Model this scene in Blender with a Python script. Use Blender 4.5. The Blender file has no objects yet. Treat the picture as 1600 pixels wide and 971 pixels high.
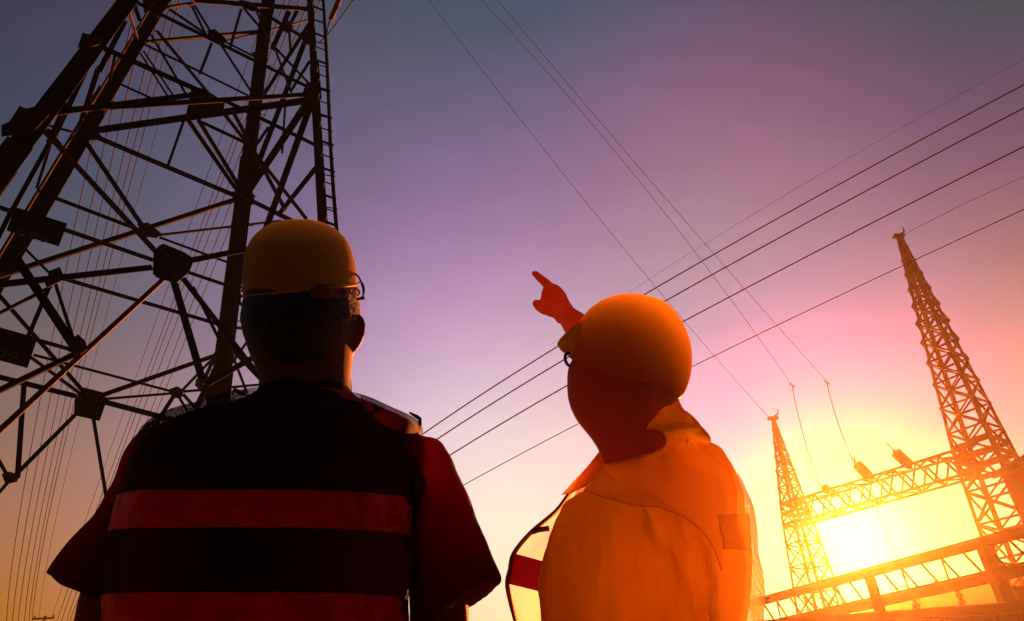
import bpy, bmesh, math, random
import numpy as np
from mathutils import Vector, Matrix, noise
random.seed(7)
S = bpy.context.scene
COL = S.collection
PI = math.pi

# ------------------------------------------------------------------ camera
F = 1067.0                       # focal length in photo pixels (photo 1600 x 971)
W0, H0 = 1600.0, 971.0
CAMZ = 0.78
ZX, ZY = 715.0, -1200.0          # zenith vanishing point of the photo
_D = math.hypot(ZX - 800, ZY - 485.5)
PITCH = math.atan(F / _D)
_f = Vector((0, math.cos(PITCH), math.sin(PITCH)))
_u = Vector((0, -math.sin(PITCH), math.cos(PITCH)))
_r = Vector((1, 0, 0))
_a = math.atan2(ZX - 800, -(ZY - 485.5))
CR = math.cos(_a) * _r - math.sin(_a) * _u
CU = math.sin(_a) * _r + math.cos(_a) * _u
CR, CU = (math.cos(-_a) * _r + math.sin(-_a) * _u, -math.sin(-_a) * _r + math.cos(-_a) * _u)
CF = _f
CAM = Vector((0, 0, CAMZ))
if (CR.z / CU.z) * (ZX - 800) < 0:   # keep the zenith on the photo's side
    CR = math.cos(_a) * _r + math.sin(_a) * _u
    CU = -math.sin(_a) * _r + math.cos(_a) * _u

cd = bpy.data.cameras.new('camera')
cam = bpy.data.objects.new('camera', cd)
COL.objects.link(cam)
cam.matrix_world = Matrix(((CR.x, CU.x, -CF.x, 0), (CR.y, CU.y, -CF.y, 0), (CR.z, CU.z, -CF.z, CAMZ), (0, 0, 0, 1)))
cd.sensor_fit = 'HORIZONTAL'
cd.sensor_width = 36.0
cd.lens = 36.0 * F / W0
cd.clip_start = 0.05
cd.clip_end = 3000
S.camera = cam

def ray(px, py):
    return CR * ((px - 800) / F) + CU * ((485.5 - py) / F) + CF

def U(px, py, Y):                # point seen at (px, py) lying Y metres ahead
    d = ray(px, py)
    return CAM + d * (Y / d.y)

def UZ(px, py, z):               # point seen at (px, py) at height z
    d = ray(px, py)
    return CAM + d * ((z - CAMZ) / d.z)

def UP(px, py, pl):              # point seen at (px, py) on a plane (point, normal)
    d = ray(px, py)
    return CAM + d * ((pl[0] - CAM).dot(pl[1]) / d.dot(pl[1]))

def pxsize(p, n):                # world size of n photo pixels at p
    return n * (p - CAM).dot(CF) / F

# ------------------------------------------------------------------ sun, sky
SUNDIR = ray(1337, 846).normalized()
EXPO = 1.7
sl = bpy.data.lights.new('sun', 'SUN')
sl.energy = 5.0
sl.angle = math.radians(0.6)
sl.color = (1.000, 0.210, 0.030)
so = bpy.data.objects.new('sun', sl)
COL.objects.link(so)
so.rotation_euler = SUNDIR.to_track_quat('Z', 'Y').to_euler()

# sky lobes: (direction or None for height, sharpness, rgb)
#SKYDATA-BEGIN
SKY = [
    (None, 0.0, (0.0025, -0.0757, -0.1124)),
    (None, 2.0, (0.2332, 0.3515, 0.4479)),
    (None, 5.0, (-0.1212, -0.4269, -0.6104)),
    (None, 11.0, (0.0277, 0.1879, 0.2711)),
    ((0.4153, 0.8886, 0.1948), 2.0, (-0.0092, -0.0269, -0.0571)),
    ((0.4153, 0.8886, 0.1948), 5.0, (0.1821, 0.1209, 0.2182)),
    ((0.4153, 0.8886, 0.1948), 12.0, (-0.3329, 0.0122, -0.3669)),
    ((0.4153, 0.8886, 0.1948), 30.0, (0.2024, -0.1034, 0.5537)),
    ((0.4153, 0.8886, 0.1948), 90.0, (0.1902, 0.0102, -0.3982)),
    ((0.4153, 0.8886, 0.1948), 400.0, (-0.0934, 0.2171, 0.2186)),
    ((0.0000, -0.9806, -0.1961), 1.0, (-0.2255, 0.1788, 0.4106)),
    ((0.0000, -0.9578, 0.2873), 1.5, (0.0523, -0.2635, -0.4860)),
    ((0.0000, -0.9578, 0.2873), 4.0, (0.0435, 0.0669, 0.0996)),
    ((0.0000, -0.2873, 0.9578), 4.0, (0.0327, 0.0916, 0.1426)),
    ((0.3150, 0.6847, 0.6572), 12.0, (-0.0234, -0.0659, -0.0028)),
    ((0.3150, 0.6847, 0.6572), 30.0, (0.0762, 0.0075, 0.0111)),
    ((-0.5529, 0.8193, 0.1520), 6.0, (-0.1120, -0.0474, -0.0540)),
    ((-0.5529, 0.8193, 0.1520), 20.0, (0.1397, 0.0610, 0.0369)),
    ((-0.0618, 0.9790, 0.1941), 25.0, (0.1069, 0.1926, 0.1078)),
    ((-0.0539, 0.9145, 0.4011), 18.0, (0.1062, 0.0156, 0.1190)),
    ((0.5955, 0.6148, 0.5171), 25.0, (0.0133, -0.0536, 0.0214)),
    ((0.5794, 0.4894, 0.6517), 25.0, (-0.0444, 0.0301, -0.0187)),
    ((0.1895, 0.5769, 0.7945), 14.0, (-0.0348, 0.0490, 0.0265)),
    ((-0.5365, 0.4970, 0.6820), 8.0, (0.0105, 0.0077, 0.0237)),
    ((0.5836, 0.7557, 0.2973), 40.0, (0.0554, 0.0210, -0.0338)),
    ((0.3874, 0.7959, 0.4652), 25.0, (-0.0042, 0.0417, 0.0404)),
    ((-0.3379, 0.6861, 0.6443), 14.0, (0.0106, 0.0263, 0.0307)),
]
#SKYDATA-END
w = bpy.data.worlds.new('World')
S.world = w
w.use_nodes = True
nt = w.node_tree
for n in list(nt.nodes):
    nt.nodes.remove(n)
L = nt.links.new
tc = nt.nodes.new('ShaderNodeTexCoord')
nrm = nt.nodes.new('ShaderNodeVectorMath'); nrm.operation = 'NORMALIZE'
L(tc.outputs['Generated'], nrm.inputs[0])
sep = nt.nodes.new('ShaderNodeSeparateXYZ')
L(nrm.outputs[0], sep.inputs[0])
def M_(op, a, b=None, c=None):
    n = nt.nodes.new('ShaderNodeMath'); n.operation = op
    for i, v in enumerate((a, b, c)):
        if v is None: continue
        if isinstance(v, (int, float)): n.inputs[i].default_value = v
        else: L(v, n.inputs[i])
    return n.outputs[0]
zpos = M_('MAXIMUM', sep.outputs[2], 0.0)
acc = None
for c, k, rgb in SKY:
    if c is None:
        e = M_('EXPONENT', M_('MULTIPLY', zpos, -k))
    else:
        dt = nt.nodes.new('ShaderNodeVectorMath'); dt.operation = 'DOT_PRODUCT'
        L(nrm.outputs[0], dt.inputs[0]); dt.inputs[1].default_value = c
        e = M_('EXPONENT', M_('MULTIPLY_ADD', dt.outputs['Value'], k, -k))
    sc = nt.nodes.new('ShaderNodeVectorMath'); sc.operation = 'SCALE'
    sc.inputs[0].default_value = rgb
    L(e, sc.inputs['Scale'])
    if acc is None: acc = sc.outputs[0]
    else:
        ad = nt.nodes.new('ShaderNodeVectorMath'); ad.operation = 'ADD'
        L(acc, ad.inputs[0]); L(sc.outputs[0], ad.inputs[1]); acc = ad.outputs[0]
# faint high cloud streaks
mp = nt.nodes.new('ShaderNodeMapping'); mp.inputs['Scale'].default_value = (3.0, 9.0, 9.0)
mp.inputs['Rotation'].default_value = (0.3, 0.2, 0.5)
L(nrm.outputs[0], mp.inputs[0])
nz = nt.nodes.new('ShaderNodeTexNoise'); nz.inputs['Scale'].default_value = 2.2
nz.inputs['Detail'].default_value = 7.0; nz.inputs['Roughness'].default_value = 0.6
L(mp.outputs[0], nz.inputs['Vector'])
cl = M_('MULTIPLY', M_('SUBTRACT', nz.outputs['Fac'], 0.5), 0.30)
cl = M_('ADD', M_('MULTIPLY', cl, M_('MINIMUM', M_('MULTIPLY', zpos, 1.2), 1.0)), 1.0)
sc = nt.nodes.new('ShaderNodeVectorMath'); sc.operation = 'SCALE'
L(acc, sc.inputs[0]); L(cl, sc.inputs['Scale'])
mx = nt.nodes.new('ShaderNodeVectorMath'); mx.operation = 'MAXIMUM'
L(sc.outputs[0], mx.inputs[0]); mx.inputs[1].default_value = (0.0, 0.0, 0.0)
bg = nt.nodes.new('ShaderNodeBackground')
L(mx.outputs[0], bg.inputs['Color']); bg.inputs['Strength'].default_value = 1.0
wo = nt.nodes.new('ShaderNodeOutputWorld')
L(bg.outputs[0], wo.inputs['Surface'])

S.render.engine = 'CYCLES'
S.cycles.use_denoising = True
S.cycles.max_bounces = 8
S.cycles.transparent_max_bounces = 24
S.cycles.volume_bounces = 0
S.view_settings.view_transform = 'Standard'
S.view_settings.look = 'None'
S.view_settings.exposure = EXPO
S.view_settings.gamma = 1.0

# ------------------------------------------------------------------ helpers
def link(o, parent=None):
    COL.objects.link(o)
    if parent is not None:
        o.parent = parent
    return o

def mesh_obj(name, verts, faces, mat, parent=None, smooth=False):
    me = bpy.data.meshes.new(name)
    me.from_pydata([tuple(v) for v in verts], [], faces)
    me.materials.append(mat)
    me.validate()
    if smooth:
        me.polygons.foreach_set('use_smooth', [True] * len(me.polygons))
    me.update()
    return link(bpy.data.objects.new(name, me), parent)

def tag(o, label, cat, group=None, kind=None):
    if label: o['label'] = label
    if cat: o['category'] = cat
    if group: o['group'] = group
    if kind: o['kind'] = kind
    return o

def thing(name, loc, label, cat, group=None):
    """Empty at the thing's base; children are given in world space and shifted."""
    o = bpy.data.objects.new(name, None)
    o.location = loc
    o.empty_display_size = 0.2
    COL.objects.link(o)
    return tag(o, label, cat, group)

class MB:
    def __init__(s): s.v = []; s.f = []
    def add(s, v, f):
        n = len(s.v); s.v += [Vector(p) for p in v]; s.f += [tuple(i + n for i in q) for q in f]; return s
    def build(s, name, mat, parent=None, smooth=False):
        off = Vector(parent_origin(parent))
        return mesh_obj(name, [p - off for p in s.v], s.f, mat, parent, smooth)

def parent_origin(p):
    o = Vector((0, 0, 0))
    while p is not None:
        o += Vector(p.location); p = p.parent
    return o

def frame(d, hint):
    d = d.normalized()
    e2 = hint - d * hint.dot(d)
    if e2.length < 1e-5:
        h = Vector((0, 0, 1)) if abs(d.z) < .9 else Vector((1, 0, 0))
        e2 = h - d * h.dot(d)
    e2.normalize()
    return d, d.cross(e2).normalized(), e2

def angle_bar(p0, p1, w, n, t=None):
    """rolled steel angle between two points; one flange in the face plane, one inwards"""
    t = t or w * 0.12
    d, e1, e2 = frame(p1 - p0, n)
    prof = [(-w/2, 0), (w/2, 0), (w/2, t), (-w/2 + t, t), (-w/2 + t, w*.8), (-w/2, w*.8)]
    v = [p0 + e1*a - e2*b for a, b in prof] + [p1 + e1*a - e2*b for a, b in prof]
    f = [(i, (i+1) % 6, 6 + (i+1) % 6, 6 + i) for i in range(6)] + [(5, 4, 3, 2, 1, 0), (6, 7, 8, 9, 10, 11)]
    return v, f

def tube(pts, r, sides=8, r2=None):
    v, f = [], []
    n = len(pts)
    for i, p in enumerate(pts):
        d = (pts[min(i+1, n-1)] - pts[max(i-1, 0)])
        _, a, b = frame(d, Vector((0.13, 0.2, 1)))
        rr = r[i] if isinstance(r, (list, tuple)) else r
        for k in range(sides):
            t = 2*PI*k/sides
            v.append(p + a*math.cos(t)*rr + b*math.sin(t)*rr)
    for i in range(n-1):
        for k in range(sides):
            f.append((i*sides+k, i*sides+(k+1) % sides, (i+1)*sides+(k+1) % sides, (i+1)*sides+k))
    f.append(tuple(range(sides-1, -1, -1))); f.append(tuple(range((n-1)*sides, n*sides)))
    return v, f

def box(c, ex, ey, ez):
    v = [c + ex*a + ey*b + ez*g for a in (-1, 1) for b in (-1, 1) for g in (-1, 1)]
    f = [(0, 1, 3, 2), (4, 6, 7, 5), (0, 4, 5, 1), (2, 3, 7, 6), (0, 2, 6, 4), (1, 5, 7, 3)]
    return v, f

def slab(pts, n, t):
    """polygon plate with thickness t along n"""
    k = len(pts)
    v = list(pts) + [p + n*t for p in pts]
    f = [tuple(range(k-1, -1, -1)), tuple(range(k, 2*k))] + [(i, (i+1) % k, k+(i+1) % k, k+i) for i in range(k)]
    return v, f

def blob(c, r, seg=16, rings=10):
    rx, ry, rz = r if isinstance(r, (tuple, list)) else (r, r, r)
    v, f = [], []
    for i in range(1, rings):
        a = PI*i/rings
        for k in range(seg):
            t = 2*PI*k/seg
            v.append(c + Vector((rx*math.sin(a)*math.cos(t), ry*math.sin(a)*math.sin(t), rz*math.cos(a))))
    for i in range(rings-2):
        for k in range(seg):
            f.append((i*seg+k, (i+1)*seg+k, (i+1)*seg+(k+1) % seg, i*seg+(k+1) % seg))
    n = len(v); v += [c + Vector((0, 0, rz)), c - Vector((0, 0, rz))]
    for k in range(seg):
        f.append((n, k, (k+1) % seg)); b = (rings-2)*seg
        f.append((n+1, b+(k+1) % seg, b+k))
    return v, f

def sect_loft(secs, sides=32, cap0=True, cap1=True, power=2.0):
    """secs: (A, B, depth_half, depth_axis) -> closed loft of ellipse sections whose ends are A and B"""
    v, f = [], []
    for A, B, b, ax in secs:
        c = (A+B)/2; a = (B-A)/2
        n = ax - a.normalized()*ax.dot(a.normalized()); n.normalize()
        for k in range(sides):
            t = 2*PI*k/sides
            ct, st = math.cos(t), math.sin(t)
            e = 2.0/power
            v.append(c + a*math.copysign(abs(ct)**e, ct) + n*b*math.copysign(abs(st)**e, st))
    for i in range(len(secs)-1):
        for k in range(sides):
            f.append((i*sides+k, i*sides+(k+1) % sides, (i+1)*sides+(k+1) % sides, (i+1)*sides+k))
    if cap0: f.append(tuple(range(sides-1, -1, -1)))
    if cap1: f.append(tuple(range((len(secs)-1)*sides, len(secs)*sides)))
    return v, f

def spline(rows, n):
    """Catmull-Rom through rows of equal-length number tuples"""
    out = []
    m = len(rows)
    for i in range(m-1):
        p0, p1, p2, p3 = rows[max(i-1, 0)], rows[i], rows[i+1], rows[min(i+2, m-1)]
        for k in range(n):
            t = k/n
            out.append(tuple(.5*((2*b) + (-a+c)*t + (2*a-5*b+4*c-d)*t*t + (-a+3*b-3*c+d)*t**3) for a, b, c, d in zip(p0, p1, p2, p3)))
    out.append(tuple(rows[-1]))
    return out

def remeshed(name, mb, voxel, mat, parent, smooth_it=4, wrinkle=None):
    """voxel-union of overlapping closed shapes into one continuous skin"""
    me = bpy.data.meshes.new('tmp')
    off = parent_origin(parent)
    me.from_pydata([tuple(p - off) for p in mb.v], [], mb.f)
    bm = bmesh.new(); bm.from_mesh(me)
    bmesh.ops.triangulate(bm, faces=[q for q in bm.faces if len(q.verts) > 4])
    bm.to_mesh(me); bm.free()
    o = bpy.data.objects.new('tmp', me); COL.objects.link(o)
    m = o.modifiers.new('r', 'REMESH'); m.mode = 'VOXEL'; m.voxel_size = voxel
    s = o.modifiers.new('s', 'SMOOTH'); s.iterations = smooth_it; s.factor = 0.6
    dg = bpy.context.evaluated_depsgraph_get(); dg.update()
    new = bpy.data.meshes.new_from_object(o.evaluated_get(dg))
    bpy.data.objects.remove(o)
    if wrinkle:
        n = len(new.vertices)
        co = np.empty(n*3, np.float32); new.vertices.foreach_get('co', co); co = co.reshape(-1, 3)
        no = np.empty(n*3, np.float32); new.vertex_normals.foreach_get('vector', no); no = no.reshape(-1, 3)
        h = np.array([wrinkle(Vector(p)) for p in co.tolist()], np.float32)
        new.vertices.foreach_set('co', (co + no*h[:, None]).ravel()); new.update()
    new.name = name; new.materials.clear(); new.materials.append(mat)
    new.polygons.foreach_set('use_smooth', [True]*len(new.polygons))
    return link(bpy.data.objects.new(name, new), parent)

# ------------------------------------------------------------------ materials
def mat(name, base, rough=0.6, metal=0.0, var=0.25, scale=8.0, bump=0.0, trans=0.0, spec=0.5, detail=6.0, tcol=None, sheen=0.0, holes=None, bscale=None, coat=0.0):
    m = bpy.data.materials.new(name); m.use_nodes = True
    t = m.node_tree; nd = t.nodes; lk = t.links.new
    bs = nd['Principled BSDF']; out = nd['Material Output']
    tc = nd.new('ShaderNodeTexCoord')
    nz = nd.new('ShaderNodeTexNoise'); nz.inputs['Scale'].default_value = scale; nz.inputs['Detail'].default_value = detail
    lk(tc.outputs['Object'], nz.inputs['Vector'])
    cr = nd.new('ShaderNodeValToRGB')
    cr.color_ramp.elements[0].position = 0.3; cr.color_ramp.elements[1].position = 0.7
    cr.color_ramp.elements[0].color = tuple(c*(1-var) for c in base) + (1,)
    cr.color_ramp.elements[1].color = tuple(min(1, c*(1+var)) for c in base) + (1,)
    lk(nz.outputs['Fac'], cr.inputs['Fac']); lk(cr.outputs[0], bs.inputs['Base Color'])
    mr = nd.new('ShaderNodeMapRange'); mr.inputs[3].default_value = max(0.02, rough-0.1); mr.inputs[4].default_value = min(1, rough+0.1)
    lk(nz.outputs['Fac'], mr.inputs[0]); lk(mr.outputs[0], bs.inputs['Roughness'])
    bs.inputs['Metallic'].default_value = metal
    bs.inputs['Specular IOR Level'].default_value = spec
    bs.inputs['Sheen Weight'].default_value = sheen
    bs.inputs['Coat Weight'].default_value = coat
    nrm = None
    if bump:
        n2 = nd.new('ShaderNodeTexNoise'); n2.inputs['Scale'].default_value = bscale or scale*4; n2.inputs['Detail'].default_value = 5
        lk(tc.outputs['Object'], n2.inputs['Vector'])
        bp = nd.new('ShaderNodeBump'); bp.inputs['Strength'].default_value = bump; bp.inputs['Distance'].default_value = 0.01 if bump < .8 else 0.03
        lk(n2.outputs['Fac'], bp.inputs['Height']); lk(bp.outputs[0], bs.inputs['Normal'])
    sh = bs.outputs[0]
    if trans:
        tr = nd.new('ShaderNodeBsdfTranslucent')
        tr.inputs['Color'].default_value = tuple(tcol or base) + (1,)
        mx = nd.new('ShaderNodeMixShader'); mx.inputs[0].default_value = trans
        lk(sh, mx.inputs[1]); lk(tr.outputs[0], mx.inputs[2]); sh = mx.outputs[0]
    if holes:                    # open knit: (pitch in m, open share)
        pitch, op = holes
        mpn = nd.new('ShaderNodeMapping'); mpn.inputs['Rotation'].default_value = (0, 0, PI/4)
        lk(tc.outputs['UV'], mpn.inputs[0])
        vo = nd.new('ShaderNodeTexVoronoi'); vo.inputs['Scale'].default_value = 1.0/pitch; vo.inputs['Randomness'].default_value = 0.08
        vo.voronoi_dimensions = '2D'
        lk(mpn.outputs[0], vo.inputs['Vector'])
        lt = nd.new('ShaderNodeMath'); lt.operation = 'LESS_THAN'; lt.inputs[1].default_value = op
        lk(vo.outputs['Distance'], lt.inputs[0])
        tp = nd.new('ShaderNodeBsdfTransparent')
        mx = nd.new('ShaderNodeMixShader')
        lk(lt.outputs[0], mx.inputs[0]); lk(sh, mx.inputs[1]); lk(tp.outputs[0], mx.inputs[2]); sh = mx.outputs[0]
    lk(sh, out.inputs['Surface'])
    return m

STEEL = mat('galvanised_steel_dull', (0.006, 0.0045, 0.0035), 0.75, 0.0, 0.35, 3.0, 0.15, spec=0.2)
STEEL_LIT = mat('sunlit_brown_steel', (0.045, 0.024, 0.010), 0.65, 0.0, 0.4, 4.0, 0.15)  # sunlit copy of the tower steel, brown light put into the colour
PLATE = mat('gusset_steel', (0.018, 0.014, 0.009), 0.75, 0.0, 0.5, 12.0, 0.3, spec=0.2)
BOLT = mat('bolt_zinc', (0.5, 0.48, 0.45), 0.35, 0.9, 0.2, 30.0)
WIRER = mat('glare_tinted_wire', (0.60, 0.10, 0.01), 0.6, 0.0, 0.2, 5.0, spec=0.2)  # sunset glare over the wires is put into this orange base
WIRE = mat('aluminium_wire', (0.04, 0.018, 0.01), 0.7, 0.0, 0.2, 5.0, spec=0.2)
SIGN = mat('black_enamel', (0.012, 0.012, 0.014), 0.45, 0.0, 0.3, 20.0)
PAINT = mat('grey_number_paint', (0.10, 0.10, 0.105), 0.6, 0.0, 0.3, 30.0)
GSTEEL = mat('glare_tinted_steel', (0.14, 0.03, 0.002), 0.7, 0.0, 0.3, 2.0, 0.1, spec=0.1)  # orange veil around the sun is mixed into the steel colour
CERAM = mat('brown_insulator_glaze', (0.12, 0.05, 0.03), 0.3, 0.0, 0.3, 6.0)
CONC = mat('concrete', (0.20, 0.17, 0.14), 0.85, 0.0, 0.3, 0.6, 0.3)
WALLM = mat('metal_cladding', (0.10, 0.055, 0.03), 0.6, 0.1, 0.25, 0.8, 0.1)
GROUND = mat('ground_gravel_dirt', (0.10, 0.085, 0.065), 0.95, 0.0, 0.4, 0.7, 0.5)
SKIN = mat('skin', (0.075, 0.026, 0.014), 0.6, 0.0, 0.15, 20.0, 0.05, trans=0.07, tcol=(0.95, 0.25, 0.12), spec=0.3)  # base darkened to hold the shade on the neck
SKIN2 = mat('skin_glare_lit', (0.50, 0.15, 0.045), 0.6, 0.0, 0.12, 20.0, 0.05, trans=0.27, tcol=(1.0, 0.4, 0.08), spec=0.15)  # brightened skin copy, glare on this worker put into the colour
HAIR = mat('black_hair', (0.006, 0.004, 0.003), 0.6, 0.0, 0.4, 60.0, 0.5)
HAIR2 = mat('dark_brown_hair', (0.05, 0.02, 0.012), 0.6, 0.0, 0.4, 60.0, 0.5, trans=0.6, tcol=(0.9, 0.5, 0.2))
SHIRT1 = mat('black_shirt_cotton', (0.008, 0.004, 0.004), 0.85, 0.0, 0.4, 25.0, 0.25, spec=0.12, trans=0.36, tcol=(0.6, 0.003, 0.0))  # black cloth; the red transmission stands in for lens glare
VEST1 = mat('black_mesh_vest', (0.010, 0.005, 0.008), 0.8, 0.0, 0.3, 60.0, 0.1, spec=0.25, trans=0.12, tcol=(0.9, 0.01, 0.0), holes=(0.0034, 0.30))  # black knit; red transmission adds the red tint of the glare
EDGE1 = mat('black_vest_piping', (0.012, 0.010, 0.010), 0.7, 0.0, 0.3, 30.0, 0.2, spec=0.3)
BAND1 = mat('red_reflective_band', (0.95, 0.02, 0.008), 0.5, 0.0, 0.4, 16.0, 0.9, spec=0.3, bscale=18.0, trans=0.12, tcol=(1.0, 0.01, 0.01))  # tone variation paints crinkle shading into the red
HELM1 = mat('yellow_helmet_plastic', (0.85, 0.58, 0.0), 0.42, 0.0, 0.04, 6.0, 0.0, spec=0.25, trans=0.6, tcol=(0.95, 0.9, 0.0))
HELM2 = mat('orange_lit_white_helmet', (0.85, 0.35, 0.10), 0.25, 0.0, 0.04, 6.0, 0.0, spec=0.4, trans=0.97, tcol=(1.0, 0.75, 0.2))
SHIRT2 = mat('glare_lit_work_shirt', (0.20, 0.035, 0.006), 0.85, 0.0, 0.25, 20.0, 0.25, spec=0.1, trans=0.93, tcol=(0.97, 0.72, 0.12))  # orange tone and strong translucency stand in for lens glare
VEST2 = mat('glare_lit_mesh_vest', (0.9, 0.42, 0.2), 0.8, 0.0, 0.1, 40.0, 0.15, spec=0.1, trans=0.88, tcol=(1.0, 0.9, 0.4), holes=(0.004, 0.34))  # glare over the vest is carried by its orange, see-through cloth colour
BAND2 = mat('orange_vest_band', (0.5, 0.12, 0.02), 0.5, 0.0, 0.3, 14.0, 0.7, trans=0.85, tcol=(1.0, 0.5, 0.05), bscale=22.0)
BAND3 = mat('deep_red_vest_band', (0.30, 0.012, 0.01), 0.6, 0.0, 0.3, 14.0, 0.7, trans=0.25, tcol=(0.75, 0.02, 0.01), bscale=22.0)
YOKE2 = mat('glare_pale_mesh_yoke', (0.95, 0.5, 0.28), 0.8, 0.0, 0.1, 40.0, 0.15, spec=0.1, trans=0.75, tcol=(1.0, 0.9, 0.4), holes=(0.004, 0.38))  # pale tone paints the glare caught by the open mesh
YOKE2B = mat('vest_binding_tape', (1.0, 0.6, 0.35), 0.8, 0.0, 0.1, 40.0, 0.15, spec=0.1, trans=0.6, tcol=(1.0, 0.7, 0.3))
SILV = mat('silver_patch_glare_lit', (1.0, 0.7, 0.3), 0.35, 0.0, 0.5, 14.0, 1.0, bscale=26.0, trans=0.9, tcol=(1, .95, .6))  # silver patch; amber glow is put into its base colour
EDGE2 = mat('dark_red_vest_piping', (0.10, 0.02, 0.008), 0.7, 0.0, 0.3, 30.0, 0.2)
STRAP = mat('dark_helmet_harness', (0.03, 0.02, 0.012), 0.5, 0.0, 0.3, 50.0, 0.2)
HARN = mat('tan_headband_plastic', (0.16, 0.06, 0.02), 0.5, 0.0, 0.3, 50.0, 0.2, trans=0.2)
TROU = mat('dark_work_trousers', (0.02, 0.02, 0.028), 0.9, 0.0, 0.3, 20.0, 0.3)
BOOT = mat('black_leather_boot', (0.02, 0.017, 0.015), 0.5, 0.0, 0.3, 20.0, 0.3)
WOOD = mat('weathered_pole_wood', (0.10, 0.07, 0.05), 0.9, 0.0, 0.4, 6.0, 0.4)
GLASSM = mat('dark_glasses_frame', (0.03, 0.015, 0.01), 0.3, 0.0, 0.1, 10.0)

# ------------------------------------------------------------------ ground and air
def sheet(name, half, z, m, cx=0, cy=0, n=60, amp=0.0):
    v = []; f = []
    for j in range(n+1):
        for i in range(n+1):
            x = cx - half + 2*half*i/n; y = cy - half + 2*half*j/n
            v.append((x, y, z + amp*noise.noise(Vector((x*.05, y*.05, 3)))))
    for j in range(n):
        for i in range(n):
            a = j*(n+1)+i; f.append((a, a+1, a+n+2, a+n+1))
    return mesh_obj(name, v, f, m)
g = sheet('ground', 155, -0.02, GROUND, 0, 60, amp=0.0)
tag(g, 'dark gravel ground under the towers and workers', None, kind='structure')

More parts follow.
